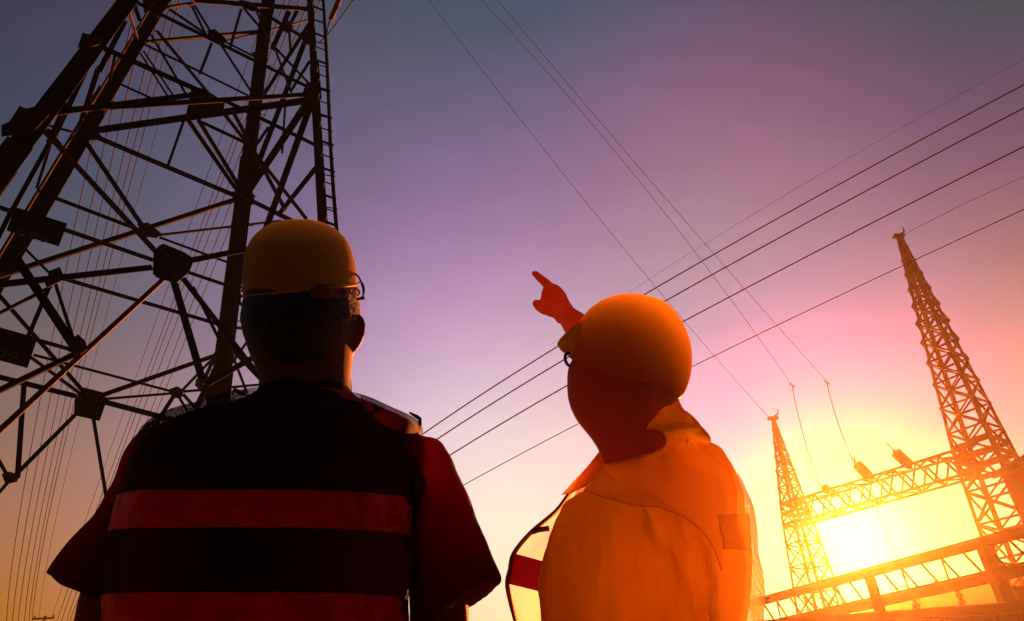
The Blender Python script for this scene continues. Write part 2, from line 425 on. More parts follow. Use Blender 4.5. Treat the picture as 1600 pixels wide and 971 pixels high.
# ------------------------------------------------------------------ the near lattice tower
# apex and slope fitted to the four leg lines of the photo
def build_tower():
    #TOWER-BEGIN
    ax, ay, yaw, k1, k2 = 465.0, -360.0, 0.697, 0.1045, 0.1160
    #TOWER-END
    d = ray(ax, ay); apex = CAM + d*(10.0/d.y)
    cy_, sy_ = math.cos(yaw), math.sin(yaw)
    legd = []
    for u, v in ((-1, -1), (-1, 1), (1, 1), (1, -1)):
        legd.append(Vector((u*k1*cy_ - v*k2*sy_, u*k1*sy_ + v*k2*cy_, -1)))
    axis = Vector((apex.x, apex.y, 0))
    T = thing('transmission_tower', (apex.x, apex.y, 0), 'tall dark steel lattice pylon with crossed braces behind the worker in the yellow helmet', 'pylon')
    def legp(i, t): return apex + legd[i]*t
    def face(i, j):
        n = legd[i].cross(legd[j]).normalized()
        mid = (legp(i, 10)+legp(j, 10))/2 - Vector((apex.x, apex.y, apex.z-10))
        if n.dot(mid) < 0: n = -n
        return (apex, n)
    AD, BC, AB, CD = face(0, 3), face(1, 2), face(0, 1), face(2, 3)
    Hn = (legp(3, 0)*0 + Vector((0, 0, 0)), Vector((0, 0, 1)))
    # height of the waist diaphragm from the photo
    zb = UP(143, 203, (apex, (legd[1].cross(Vector((0, 0, 1)).cross(legd[1]))).normalized())).z
    # legs, in bolted lengths, each drawn slightly heavier below
    zt = apex.z
    def leg(i, wpx_ref, ref):
        L0 = zt - 0.0
        cuts = [zt*0.16, zt*0.37, zt*0.56, zt*0.75, zt*0.9, zt*1.0]
        base = pxsize(ref, wpx_ref)
        inward = (Vector((apex.x, apex.y, 0)) - Vector((legp(i, zt).x, legp(i, zt).y, 0))).normalized()
        for q in range(len(cuts)-1):
            w_ = base*(0.6 + 0.11*q)
            a, b = legp(i, cuts[q]), legp(i, cuts[q+1])
            dd, e1, e2 = frame(b-a, -inward)
            # heavy angle: corner outwards
            t = w_*0.13
            prof = [(0, 0), (w_, 0), (w_, t), (t, t), (t, w_), (0, w_)]
            c45 = math.cos(PI/4)
            P = []
            for base_p in (a, b):
                for x, y in prof:
                    xx = (x - y)*c45; yy = (x + y)*c45 - w_*0.35
                    P.append(base_p + e1*xx - e2*yy)
            fcs = [(k, (k+1) % 6, 6+(k+1) % 6, 6+k) for k in range(6)] + [(5, 4, 3, 2, 1, 0), (6, 7, 8, 9, 10, 11)]
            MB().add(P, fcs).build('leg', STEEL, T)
            if 0 < q:
                dd2 = (b-a).normalized()
                s_ = w_*0.55
                for sgn in (-1, 1):
                    ef = (e1*sgn*c45 - e2*c45)
                    nf = (e1*sgn*c45 + e2*c45)
                    c = a + ef*w_*0.45 + nf*0.012 + e2*w_*0.35
                    v, f = box(c, dd2*w_*1.6, ef*w_*0.52, nf*0.012)
                    sp = MB().add(v, f)
                    sp.build('splice_plate', PLATE, T)
    refs = (U(62, 170, 5.5), None, None, None)
    for i, (px, py, wp) in enumerate(((62, 172, 35), (101, 247, 29), (391, 247, 23), (501, 247, 18))):
        dd = ray(px, py)
        # depth where the ray comes nearest to the leg
        u1, u2 = dd.normalized(), legd[i].normalized()
        w0 = CAM - apex; b_ = u1.dot(u2); den = 1 - b_*b_
        s1 = (b_*u2.dot(w0) - u1.dot(w0))/den
        leg(i, wp, CAM + u1*s1)
    # braces: (plane, x0, y0, x1, y1, width px, sunlit brown copy?)
    m = []
    def a(pl, *r): m.append((pl,) + r)
    # near face
    a('AD', -60, 303, 240, 406, 8, 1); a('AD', 290, 423, 505, 496, 6, 1)
    a('AD', -20, 447, 238, 418, 11); a('AD', 262, 429, -10, 680, 9, 1); a('AD', 272, 440, 316, 592, 11)
    a('AD', 286, 434, 420, 606, 9); a('AD', 282, 409, 503, 366, 9); a('AD', 58, 192, 250, 400, 9, 1)
    a('AD', 60, 173, 489, 146, 9); a('AD', 58, 179, 325, 145, 10); a('AD', 17, 388, 120, 545, 13)
    a('AD', -20, 508, 118, 547, 7, 1); a('AD', 118, 552, -20, 618, 9); a('AD', -20, 450, 38, 386, 5)
    a('AD', 38, 386, 92, 440, 4); a('AD', 86, 440, 120, 545, 5); a('AD', 80, 448, -10, 494, 5)
    a('AD', 78, 446, 36, 545, 6); a('AD', 200, -3, 484, 137, 7); a('AD', 304, 0, 484, 14, 9)
    a('AD', 396, 12, 486, 66, 7); a('AD', 150, 68, 325, 146, 11); a('AD', 345, 155, 496, 229, 8)
    a('AD', 245, 47, 330, 150, 6, 1); a('AD', 347, 172, 480, 342, 7, 1); a('AD', 363, 170, 446, 326, 7, 1)
    a('AD', 347, 62, 402, 90, 4); a('AD', 381, 14, 412, 50, 5); a('AD', 400, 14, 420, 60, 4, 1)
    a('AD', 424, 68, 488, 136, 5); a('AD', 428, 72, 455, 145, 4, 1); a('AD', 377, 14, 360, 74, 4, 1)
    a('AD', 60, 192, 112, 206, 5, 1); a('AD', 75, 200, 104, 236, 5); a('AD', 364, 545, 420, 604, 7, 1)
    a('AD', 322, 600, 400, 556, 9); a('AD', 321, 590, 350, 525, 5, 1); a('AD', 302, 448, 345, 535, 5)
    # far face
    a('BC', -10, 435, 222, 360, 9); a('BC', 222, 360, 372, 311, 8); a('BC', 131, 218, 232, 368, 7)
    a('BC', 75, 306, 228, 364, 6); a('BC', 236, 369, 440, 345, 4); a('BC', 249, 371, 361, 412, 4)
    a('BC', 143, 212, 382, 313, 8); a('BC', 100, 436, 345, 508, 6); a('BC', -10, 452, 132, 614, 6)
    a('BC', -10, 587, 118, 619, 8); a('BC', 162, 628, 330, 672, 8); a('BC', 52, 555, 275, 614, 4)
    a('BC', 48, 558, 135, 622, 5, 1); a('BC', 155, 620, 345, 553, 7); a('BC', 162, 624, 270, 615, 4)
    a('BC', 287, 612, 420, 600, 4); a('BC', 118, 648, 22, 745, 6); a('BC', 146, 655, 168, 790, 5)
    a('BC', 38, 590, 27, 748, 7); a('BC', -10, 705, 14, 748, 5); a('BC', 20, 745, -10, 780, 6)
    a('BC', 272, 618, 240, 668, 6); a('BC', 284, 611, 328, 565, 4); a('BC', 280, 622, 300, 655, 4)
    a('BC', 286, 616, 316, 650, 5, 1); a('BC', 328, 566, 345, 550, 4); a('BC', 228, 66, 411, 49, 6)
    a('BC', 226, 70, 388, 150, 4); a('BC', 185, 130, 240, 155, 4); a('BC', 219, 82, 262, 150, 3)
    a('BC', 224, 80, 272, 152, 3); a('BC', 236, 54, 292, 150, 4); a('BC', 265, 16, 321, 54, 5)
    a('BC', 300, 10, 322, 55, 4); a('BC', 304, 9, 333, 56, 4); a('BC', 347, 72, 396, 148, 4)
    a('BC', 331, 67, 312, 116, 4); a('BC', 349, 66, 486, 31, 3); a('BC', 262, 12, 322, 2, 5)
    a('BC', 305, 640, 345, 560, 8); a('BC', 315, 595, 330, 640, 9); a('BC', 354, 531, 386, 615, 4)
    a('BC', 240, -5, 230, 25, 6); a('BC', 207, 0, 218, 34, 6)
    # diaphragm
    a('H', 143, 202, 488, 153, 8); a('H', 295, 188, 376, 305, 5); a('H', 311, 186, 378, 296, 5)
    a('H', 288, 186, 262, 260, 4); a('H', 316, 190, 384, 222, 4); a('H', 312, 184, 440, 166, 3)
    # right face
    a('CD', 487, 160, 392, 302, 9); a('CD', 492, 158, 418, 362, 9); a('CD', 447, 160, 442, 240, 3, 1)
    a('CD', 494, 264, 438, 334, 6); a('CD', 420, 200, 402, 226, 4); a('CD', 390, 312, 456, 345, 6)
    a('CD', 455, 20, 428, 80, 7); a('CD', 470, 12, 456, 38, 5); a('CD', 485, 40, 414, 150, 5)
    a('CD', 482, 56, 395, 285, 7); a('CD', 452, 46, 454, 82, 3); a('CD', 486, 98, 456, 145, 4)
    a('CD', 366, 608, 385, 617, 5, 1); a('CD', 371, 513, 390, 513, 5); a('CD', 363, 570, 405, 510, 5)
    # left face
    a('AB', 137, 94, 82, 210, 9); a('AB', 84, 205, 16, 328, 8); a('AB', 78, 218, 55, 292, 5)
    a('AB', 190, 30, 149, 110, 9); a('AB', 150, 105, 126, 180, 9); a('AB', 178, 84, 170, 121, 5)
    a('AB', 200, 15, 214, 60, 6, 1); a('AB', 103, 160, 74, 222, 8); a('AB', 17, 325, -10, 380, 8)
    planes = {'AD': AD, 'BC': BC, 'AB': AB, 'CD': CD, 'H': (Vector((0, 0, zb)), Vector((0, 0, 1)))}
    for r in m:
        pl = planes[r[0]]
        p0, p1 = UP(r[1], r[2], pl), UP(r[3], r[4], pl)
        for fl in (0, 1):                      # ends outside the frame run on to the leg they are bolted to
            if (r[1], r[3])[fl] < 0:
                li = {'AD': 0, 'BC': 1, 'AB': 0}.get(r[0])
                if li is None: continue
                a0, b0 = (p1, p0) if fl == 0 else (p0, p1)
                u1, u2 = (b0-a0).normalized(), legd[li].normalized()
                w0 = a0 - apex; bb = u1.dot(u2); dn_ = 1 - bb*bb
                s1 = (bb*u2.dot(w0) - u1.dot(w0))/dn_
                if (b0-a0).length*.9 < s1 < 14:
                    q_ = a0 + u1*s1
                    if fl == 0: p0 = q_
                    else: p1 = q_
        wd = pxsize((p0+p1)/2, r[5])*1.04
        off = pl[1]*random.uniform(-0.02, 0.02)
        v, f = angle_bar(p0+off, p1+off, wd, pl[1], t=wd*0.14)
        MB().add(v, f).build('brace', STEEL_LIT if len(r) > 6 else STEEL, T)
    for (i, j) in ((0, 3), (1, 2), (0, 1), (2, 3)):      # lowest panel, below the frame
        pl = face(i, j)
        for (p, q) in ((legp(i, zt*.93), legp(j, zt*.99)), (legp(j, zt*.93), legp(i, zt*.99))):
            MB().add(*angle_bar(p, q, 0.13, pl[1], t=0.016)).build('brace', STEEL, T)
    # upper part above the frame: regular X panels
    zs = [zt*0.03, zt*0.09, zt*0.16, zt*0.24, zt*0.34]
    for (i, j) in ((0, 3), (1, 2), (0, 1), (2, 3)):
        pl = face(i, j)
        for a_, b_ in zip(zs[:-1], zs[1:]):
            for (p, q) in ((legp(i, a_), legp(j, b_)), (legp(j, a_), legp(i, b_)), (legp(i, b_), legp(j, b_))):
                v, f = angle_bar(p, q, 0.09, pl[1], t=0.012)
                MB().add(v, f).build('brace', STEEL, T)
    for i in range(4):
        MB().add(*angle_bar(apex + legd[i]*0.2, legp(i, zt*0.17), 0.16, legd[i]*1 + Vector((0, 0, 1)))).build('leg', STEEL, T)
    # three pairs of cross arms above the frame
    for t_ in (zt*0.06, zt*0.15, zt*0.24):
        for sg in (-1, 1):
            dr = Vector((cy_*0.0 + sg*math.cos(yaw + PI/2), sg*math.sin(yaw + PI/2), 0))
            c = apex + Vector((0, 0, -t_))
            tip = c + dr*4.2
            i0, i1 = ((0, 3), (1, 2))[0 if (legd[0].xy.dot(dr.xy) > 0) else 1]
            mb = MB()
            for q in (legp(i0, t_), legp(i1, t_), legp(i0, t_ - zt*0.03), legp(i1, t_ - zt*0.03)):
                mb.add(*angle_bar(q, tip, 0.09, Vector((0, 0, 1))))
            mb.build('cross_arm', STEEL, T)
    # gusset plates
    def plate(plk, pts, nb=0, lift=0.05):
        pl = planes[plk]
        sgn = 1 if (CAM - pl[0]).dot(pl[1]) > 0 else -1
        n = pl[1]*sgn
        P = [UP(x, y, pl) + n*lift for x, y in pts]
        o = MB().add(*slab(P, n, 0.02)).build('gusset_plate', PLATE, T)
        if nb:
            cx = sum(x for x, y in pts)/len(pts); cy = sum(y for x, y in pts)/len(pts)
            rr = random.Random(int(cx*7+cy))
            mb = MB()
            for k in range(nb):
                q = rr.random()**.5*0.85; e = pts[k % len(pts)]
                x = cx + (e[0]-cx)*q; y = cy + (e[1]-cy)*q
                c = UP(x, y, pl) + n*(lift+0.02)
                dd, e1, e2 = frame(n, Vector((0, 0, 1)))
                s = pxsize(c, 0.75)
                mb.add([c + e1*s*math.cos(h*PI/3) + e2*s*math.sin(h*PI/3) + n*z for z in (0, s) for h in range(6)],
                       [(0, 1, 7, 6), (1, 2, 8, 7), (2, 3, 9, 8), (3, 4, 10, 9), (4, 5, 11, 10), (5, 0, 6, 11), (6, 7, 8, 9, 10, 11)])
            b = mb.build('bolt_heads', BOLT, T); b['kind'] = 'stuff'
    plate('AD', [(242, 395), (250, 391), (282, 404), (294, 412), (295, 423), (290, 435), (270, 452), (240, 443), (234, 437), (235, 407)], 26, 0.14)
    plate('BC', [(116, 622), (130, 608), (160, 616), (165, 628), (154, 660), (114, 651)], 16, 0.1)
    plate('AD', [(106, 540), (118, 530), (130, 541), (133, 553), (122, 562), (104, 556)], 8, 0.1)
    plate('AD', [(75, 430), (91, 424), (96, 436), (92, 446), (72, 456), (68, 450)], 6, 0.08)
    plate('BC', [(262, 610), (276, 605), (286, 612), (282, 624), (268, 623)], 4, 0.05)
    plate('BC', [(2, 742), (14, 738), (30, 744), (26, 754), (8, 758)], 4, 0.05)
    plate('CD', [(311, 593), (326, 588), (345, 596), (342, 608), (322, 616), (309, 603)], 6, 0.05)
    plate('AD', [(126, 60), (134, 62), (155, 68), (158, 76), (140, 82), (119, 82)], 5, 0.1)
    plate('AD', [(28, 175), (38, 179), (70, 172), (74, 188), (50, 215), (0, 222), (0, 205), (12, 200)], 8, 0.1)
    plate('BC', [(360, 302), (378, 300), (396, 306), (396, 322), (378, 325), (366, 312)], 8, 0.06)
    plate('AD', [(476, 134), (498, 130), (500, 160), (480, 166), (470, 150)], 8, 0.06)
    plate('H', [(300, 134), (320, 137), (352, 158), (350, 170), (318, 172), (290, 184)], 6, 0.04)
    plate('BC', [(213, 352), (230, 350), (250, 366), (244, 374), (226, 372)], 5, 0.05)
    plate('BC', [(222, 0), (240, -8), (262, 14), (246, 30), (224, 22)], 6, 0.05)
    plate('AD', [(322, 52), (334, 50), (352, 66), (346, 76), (326, 64)], 5, 0.05)
    plate('AD', [(372, 4), (384, 6), (402, 12), (396, 22), (378, 16)], 5, 0.05)
    plate('CD', [(444, 36), (454, 34), (462, 44), (452, 54), (444, 48)], 4, 0.05)
    plate('CD', [(474, 52), (486, 50), (490, 72), (478, 72)], 4, 0.05)
    plate('BC', [(392, 84), (412, 82), (412, 94), (398, 94)], 4, 0.05)
    plate('BC', [(128, 206), (146, 204), (158, 216), (150, 222), (136, 222)], 4, 0.06)
    # step bolts on the two visible legs
    for i in (2, 3):
        for k in range(26):
            p = legp(i, zt*0.40 + k*0.42)
            side = Vector((0.9, 0.3, 0)).normalized() if k % 2 else Vector((0.4, -0.9, 0)).normalized()
            MB().add(*tube([p, p+side*0.26], 0.012, 6)).build('step_bolt', STEEL, T)
    # fall-arrest rail beside the right leg
    pts = [(484, -60), (505, 0), (511, 100), (516, 220), (521, 300), (526, 360), (538, 500), (546, 612), (556, 760)]
    pts = [UP(x, y, (CD[0] + Vector((0.25, -0.25, 0)), CD[1])) for x, y in pts]
    MB().add(*tube(pts, 0.035, 6)).build('ladder_rail', STEEL, T)
    for k, (y_) in enumerate(range(14, 360, 21)):
        xr = 505 + (y_/360)*21 + 2*math.sin(y_/360*PI)
        xl = 489 + (y_/360)*18
        p0 = UP(xl, y_-4, CD); p1 = UP(xr, y_+3, (CD[0] + Vector((0.25, -0.25, 0)), CD[1]))
        MB().add(*tube([p0, p1], 0.013 if k % 2 else 0.024, 6)).build('rail_bracket', STEEL, T)
    # number plates (hang on the near face)
    out = []
    for pts_, tx in (([(18, 341), (99, 366), (86, 401), (5, 377)], [(33, 363.5), (52, 369.5), (69, 375)]),
                     ([(-24, 524), (52, 545), (37, 590), (-38, 570)], [(-17, 548), (1, 553), (19, 558)])):
        pl = (planes['AD'][0] - planes['AD'][1]*0.0, planes['AD'][1])
        n = pl[1] if (CAM - UP(50, 370, pl)).dot(pl[1]) > 0 else -pl[1]
        P = [UP(x, y, pl) + n*0.22 for x, y in pts_]
        pn = MB().add(*slab(P, n, 0.012)).build('number_plate', SIGN, T)
        ex = (P[1]-P[0]).normalized(); ey = (P[0]-P[3]); ey = (ey - ex*ey.dot(ex)).normalized()
        if ex.cross(ey).dot(n) < 0: nn = -n
        else: nn = n
        for (x, y), chs in zip(tx, '009'):
            cu = bpy.data.curves.new('digit', 'FONT'); cu.body = chs; cu.align_x = 'CENTER'; cu.align_y = 'CENTER'
            h = (P[0]-P[3]).length*0.42
            cu.size = h; cu.extrude = 0.002
            to = bpy.data.objects.new('tmp', cu); COL.objects.link(to)
            dg = bpy.context.evaluated_depsgraph_get(); dg.update()
            me = bpy.data.meshes.new_from_object(to.evaluated_get(dg)); bpy.data.objects.remove(to)
            c = UP(x, y, pl) + n*0.24
            c = UP(x, y, (P[0] + n*0.016, n))
            Mx = Matrix(((ex.x*1.25, ey.x, nn.x, c.x), (ex.y*1.25, ey.y, nn.y, c.y), (ex.z*1.25, ey.z, nn.z, c.z), (0, 0, 0, 1)))
            me.transform(Matrix.Translation(-parent_origin(T)) @ Mx)
            me.materials.clear(); me.materials.append(PAINT)
            o = bpy.data.objects.new('digit', me); link(o, pn)
    # concrete feet
    for i in range(4):
        p = legp(i, zt); c = Vector((p.x, p.y, 0.2))
        MB().add(*sect_loft([(c+Vector((-.5, 0, -.3)), c+Vector((.5, 0, -.3)), .5, Vector((0, 1, 0))), (c+Vector((-.4, 0, .25)), c+Vector((.4, 0, .25)), .4, Vector((0, 1, 0)))], 16)).build('footing', CONC, T)
    return apex, legd, legp, planes
TW = build_tower()

# hanging insulator beside the ladder and its jumper
def disc_string(name, p0, p1, rad, n, label, cat, group=None, tails=()):
    d = (p1-p0); Ld = d.length; d.normalize()
    t = thing(name, p0, label, cat, group)
    dd, e1, e2 = frame(d, Vector((0, 0.2, 1)))
    MB().add(*tube([p0, p1], rad*0.22, 8)).build('rod', STEEL, t)
    for k in range(n):
        c = p0 + d*Ld*(0.12 + 0.76*(k+.5)/n); h = Ld*0.76/n
        prof = [(0.3, -.45), (0.75, -.32), (1.0, -.05), (0.95, .08), (0.45, .2), (0.3, .45)]
        v, f = [], []
        for r_, z_ in prof:
            for q in range(12):
                a_ = 2*PI*q/12; v.append(c + e1*math.cos(a_)*r_*rad + e2*math.sin(a_)*r_*rad + d*z_*h)
        for i in range(len(prof)-1):
            for q in range(12): f.append((i*12+q, i*12+(q+1) % 12, (i+1)*12+(q+1) % 12, (i+1)*12+q))
        f.append(tuple(range(11, -1, -1))); f.append(tuple(range(60, 72)))
        MB().add(v, f).build('disc', CERAM, t, True)
    for pts in tails:
        MB().add(*tube(list(pts), rad*0.10, 6)).build('lead', WIRE, t)
    return t
pI0, pI1 = U(514, 37, 10), U(535, -12, 10)
disc_string('insulator_string', pI1, pI0, pxsize(pI0, 4.2), 12, 'dark ribbed insulator string hanging beside the pylon at the top of the photo', 'insulator')
tag(MB().add(*tube([U(514, 35, 10), U(509, 60, 10)], pxsize(pI0, 1.0), 6)).build('wire_link', WIRE), 'short wire link below the insulator string by the pylon rail', 'wire')
tag(MB().add(*tube([U(x, y, 10.2) for x, y in ((498, 68), (510, 57), (530, 31), (556, -6))], pxsize(pI0, 1.0), 6)).build('jumper_wire', WIRE), 'thin jumper wire rising from the pylon rail past the insulator string', 'wire')

# ------------------------------------------------------------------ wires
GL_ = 'distant conductors seen through the pylon'
def wire(name, pts, wpx, label, cat, group=None, n=6, m=WIRER, power=1):
    A_ = np.array([tuple(p) for p in pts]); t_ = np.concatenate([[0], np.cumsum(np.linalg.norm(np.diff(A_, axis=0), axis=1))]); t_ /= t_[-1]
    if len(pts) > 4 and n == 6:    # one smooth parabola per span
        tt = np.linspace(0, 1, 24)
        P = [Vector(q) for q in np.stack([np.polyval(np.polyfit(t_, A_[:, k], 2), tt) for k in range(3)], 1)]
    else:
        P = [Vector(p) for p in spline([tuple(p) for p in pts], n)]
    if cat == 'power line' or group == GL_:
        P.insert(0, P[0] + (P[0]-P[1])*14)
        if wpx > 1.3 or group == GL_: P.append(P[-1] + (P[-1]-P[-2])*(8 if group != GL_ else 2))
    R = [pxsize(p, wpx/2)for p in P]
    mr = sorted(R)[len(R)//2]
    R = [min(max(r, mr*.6), mr*1.6) for r in R]
    o = MB().add(*tube(P, R, 6)).build(name, m)
    return tag(o, label, cat, group)
GR = 'power lines crossing the sky from the right edge'
for pts, wd, lab, z in (
    ([(1660, 101), (1600, 135), (1330, 281), (1130, 389), (998, 460), (885, 528), (672, 678), (480, 822)], 2.3, 'highest thick power line slanting down from the right edge to the two workers', 15.0),
    ([(1660, 138), (1600, 172), (1330, 317), (1130, 418), (1028, 468), (878, 560), (690, 690), (480, 842)], 2.3, 'second thick power line from the top slanting down from the right edge', 14.0),
    ([(1660, 200), (1600, 232), (1330, 372), (1160, 453), (1062, 494), (885, 600), (706, 717), (480, 874)], 2.2, 'third power line from the top, passing behind the back of the orange-lit helmet', 13.0),
    ([(1660, 297), (1600, 328), (1330, 465), (1180, 523), (1085, 565), (900, 658), (732, 760), (480, 915)], 1.4, 'lowest power line from the right edge, passing the top of the large gantry mast', 11.5)):
    wire('power_line', [UZ(x, y, z) for x, y in pts], wd, lab, 'power line', GR, m=WIRER)
wire('power_line', [UZ(x, y, 18) for x, y in ((1660, 58), (1600, 94), (1400, 205), (1250, 292), (1100, 382), (980, 458), (860, 540))], 0.5, 'faint thin line high above the other power lines at the upper right', 'power line', GR, m=WIRER)
wire('power_line', [UZ(x, y, 21) for x, y in ((1660, 245), (1600, 276), (1500, 322), (1418, 364))], 0.8, 'thin earth wire running from the top of the large gantry mast to the right edge', 'power line', GR)

GT = 'power lines dropping from the top edge of the photo'
zt_ = 14.0
t1 = [(640, -40), (665, 0), (780, 145), (900, 285), (1035, 468), (1120, 565), (1209, 658)]
t2 = [(715, -40), (748, 0), (850, 105), (905, 165), (1000, 290), (1110, 425), (1238, 602)]
t3 = [(750, -40), (775, 0), (905, 163), (985, 250), (1090, 360), (1200, 490), (1292, 598)]
def vary(pts, ys):               # wires that recede: nearer at the top, farther below
    return [U(x, y, a) for (x, y), a in zip(pts, ys)]
wire('power_line', vary(t1, [14, 15, 18, 22, 27, 31, 35]), 0.75, 'leftmost thin line dropping from the top edge towards the orange-lit helmet', 'power line', GT)
wire('power_line', vary(t2, [13, 14, 17, 19, 23, 27, 32]), 0.8, 'middle line from the top edge, ending at the left clamp above the sun', 'power line', GT)
wire('power_line', vary(t3, [14, 15, 19, 21.5, 24, 28, 33]), 0.8, 'rightmost line from the top edge, ending at the right clamp above the sun', 'power line', GT)

GL = 'distant conductors seen through the pylon'
b1 = [(192, 152, 119, 91, 63, 39, 10), (213, 173, 138, 108, 79, 52, 19), (232, 191, 155, 124, 91, 63, 28), (252, 210, 172, 138, 102, 72, 38), (266, 223, 184, 149, 111, 80, 45), (280, 233, 192, 156, 117, 86, 50), (300, 252, 211, 173, 132, 98, 60)]
ys1 = (0, 176, 330, 480, 620, 760, 975)
lab1 = ['leftmost', 'second', 'third', 'fourth', 'fifth', 'sixth', 'faint seventh']
for k, xs in enumerate(b1):
    P = [UZ(x + (0 if y > 0 else 0), y, 17 + .1*k) for x, y in zip((xs[0]+24,)+xs, (-90,)+ys1)]
    wire('conductor', P, 1.1 if k < 6 else 0.6, lab1[k] + ' line of the left bundle of thin wires seen through the pylon', 'wire', GL, m=WIRE)
b2 = [(425, 360, 303, 247, 200, 92, 78), (447, 385, 324, 264, 212, 102, 88), (455, 393, 333, 271, 218, 109, 95), (466, 410, 345, 282, 226, 117, 103), (478, 430, 357, 303, 236, 123, 108), (490, 455, 370, 319, 243, 129, 114)]
ys2 = (0, 160, 320, 483, 640, 930, 975)
lab2 = ['faint leftmost', 'second', 'third', 'fourth', 'fifth', 'rightmost']
for k, xs in enumerate(b2):
    P = [UZ(x, y, 19 + .1*k) for x, y in zip((xs[0]+34,)+xs, (-90,)+ys2)]
    wire('conductor', P, 1.0 if k else 0.6, lab2[k] + ' line of the right bundle of thin wires passing behind the pylon leg', 'wire', GL, m=WIRE)

# ------------------------------------------------------------------ substation gantry
HB = 11.0
J1, J2 = UZ(1243, 803, HB), UZ(1540, 716, HB)
def mast(J, toppx, prof, panels, label, yaw, n_t=0.10, headw=0.3):
    dd = ray(*toppx)
    # height of the top: same plan position as the joint, matched by elevation in the photo
    best = None
    for k in range(400):
        z = HB + k*0.05
        q = Vector((J.x, J.y, z)) - CAM
        py = 485.5 - F*q.dot(CU)/q.dot(CF)
        if best is None or abs(py - toppx[1]) < best[0]: best = (abs(py - toppx[1]), z)
    H = best[1]
    T = thing('gantry_mast', (J.x, J.y, 0), label, 'mast', 'lattice masts of the substation gantry')
    # small lean so that the top lands where the photo has it
    ptop = dd * ((H-CAMZ)/dd.z) + CAM
    def hw(z):
        for (z0, w0), (z1, w1) in zip(prof[:-1], prof[1:]):
            if z0*H <= z <= z1*H: return w0 + (w1-w0)*(z-z0*H)/((z1-z0)*H)
        return prof[-1][1]
    def c(z):
        t = (z-HB)/(H-HB) if z > HB else 0
        return Vector((J.x, J.y, z)) + Vector((ptop.x-J.x, ptop.y-J.y, 0))*max(0, t)
    def corner(i, z):
        a_ = yaw + PI/4 + i*PI/2
        return c(z) + Vector((math.cos(a_), math.sin(a_), 0))*hw(z)*1.414
    zs = [0]
    for k in range(panels): zs.append(zs[-1] + 1.0*(1 - 0.55*k/panels))
    zs = [z/zs[-1]*H for z in zs]
    for i in range(4):
        for a_, b_ in ((0, HB), (HB, H)):
            out = (corner(i, b_) - c(b_)); out.z = 0
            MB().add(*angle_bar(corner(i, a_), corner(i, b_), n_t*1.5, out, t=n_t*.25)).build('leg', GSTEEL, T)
        for k in range(panels):
            j = (i+1) % 4
            nrm_ = (corner(i, zs[k]) + corner(j, zs[k]))/2 - c(zs[k]); nrm_.z = 0
            if k % 1 == 0:
                MB().add(*angle_bar(corner(i, zs[k]), corner(j, zs[k+1]), n_t*.75, nrm_)).build('brace', GSTEEL, T)
                MB().add(*angle_bar(corner(j, zs[k]), corner(i, zs[k+1]), n_t*.75, nrm_)).build('brace', GSTEEL, T)
            MB().add(*angle_bar(corner(i, zs[k+1]), corner(j, zs[k+1]), n_t*.8, nrm_)).build('strut', GSTEEL, T)
    # head bracket
    e = c(H)
    MB().add(*box(e + Vector((0, 0, .05)), Vector((headw, 0, 0)), Vector((0, headw*.5, 0)), Vector((0, 0, .07)))).build('head_plate', GSTEEL, T)
    MB().add(*tube([e + Vector((0, 0, .08)), e + Vector((.4, 0, .35)), e + Vector((.42, 0, .6))], 0.05, 6)).build('wire_clamp', GSTEEL, T)
    # wider joint collar at the beam
    for i in range(4):
        for z in (HB-.55, HB+.05, HB+.6):
            j = (i+1) % 4
            nrm_ = (corner(i, z)+corner(j, z))/2 - c(z)
            v, f = angle_bar(corner(i, z)*1.0, corner(j, z), n_t*1.6, nrm_)
            MB().add(v, f).build('strut', GSTEEL, T)
    MB().add(*box(Vector((J.x, J.y, 0.1)), Vector((1.2, 0, 0)), Vector((0, 1.2, 0)), Vector((0, 0, .25)))).build('footing', CONC, T)
    return T, H
m1, H1 = mast(J1, (1208, 655), [(0, 1.25), (0.62, .62), (.8, .40), (1, .07)], 15, 'slender lattice mast left of the sun, carrying the left end of the gantry beam', 0.6, 0.105)
m2, H2 = mast(J2, (1405, 370), [(0, 1.35), (0.36, 1.05), (.75, .62), (1, .10)], 19, 'tall lattice mast at the right carrying the right end of the gantry beam', 0.6, 0.125)

def box_truss(name, P, Q, h, wd, n, t, label, cat, mt=GSTEEL, webs=1.0, chord=1.3):
    d = (Q-P); side = Vector((-d.y, d.x, 0)).normalized()*wd/2; up = Vector((0, 0, h/2))
    T = thing(name, (P+Q)/2, label, cat)
    def pt(k, s, u): return P + d*k + side*s + up*u
    for s in (-1, 1):
        for u in (-1, 1):
            MB().add(*angle_bar(pt(0, s, u), pt(1, s, u), t*chord, side*s)).build('chord', mt, T)
    for k in range(n):
        a_, b_ = k/n, (k+1)/n
        for s in (-1, 1):
            x = (pt(a_, s, -1), pt((a_+b_)/2, s, 1), pt(b_, s, -1))
            MB().add(*angle_bar(x[0], x[1], t*webs, side*s)).build('brace', mt, T)
            MB().add(*angle_bar(x[1], x[2], t*webs, side*s)).build('brace', mt, T)
        for u in (-1, 1):
            s0 = 1 if k % 2 else -1
            MB().add(*angle_bar(pt(a_, -s0, u), pt(b_, s0, u), t*webs*.8, up*u)).build('brace', mt, T)
        if k:
            for u in (-1, 1): MB().add(*angle_bar(pt(a_, -1, u), pt(a_, 1, u), t*webs, up*u)).build('strut', mt, T)
    return T
box_truss('gantry_beam', J1, J2, 1.15, 1.1, 9, 0.10, 'horizontal lattice beam joining the two masts just above the sun', 'beam')

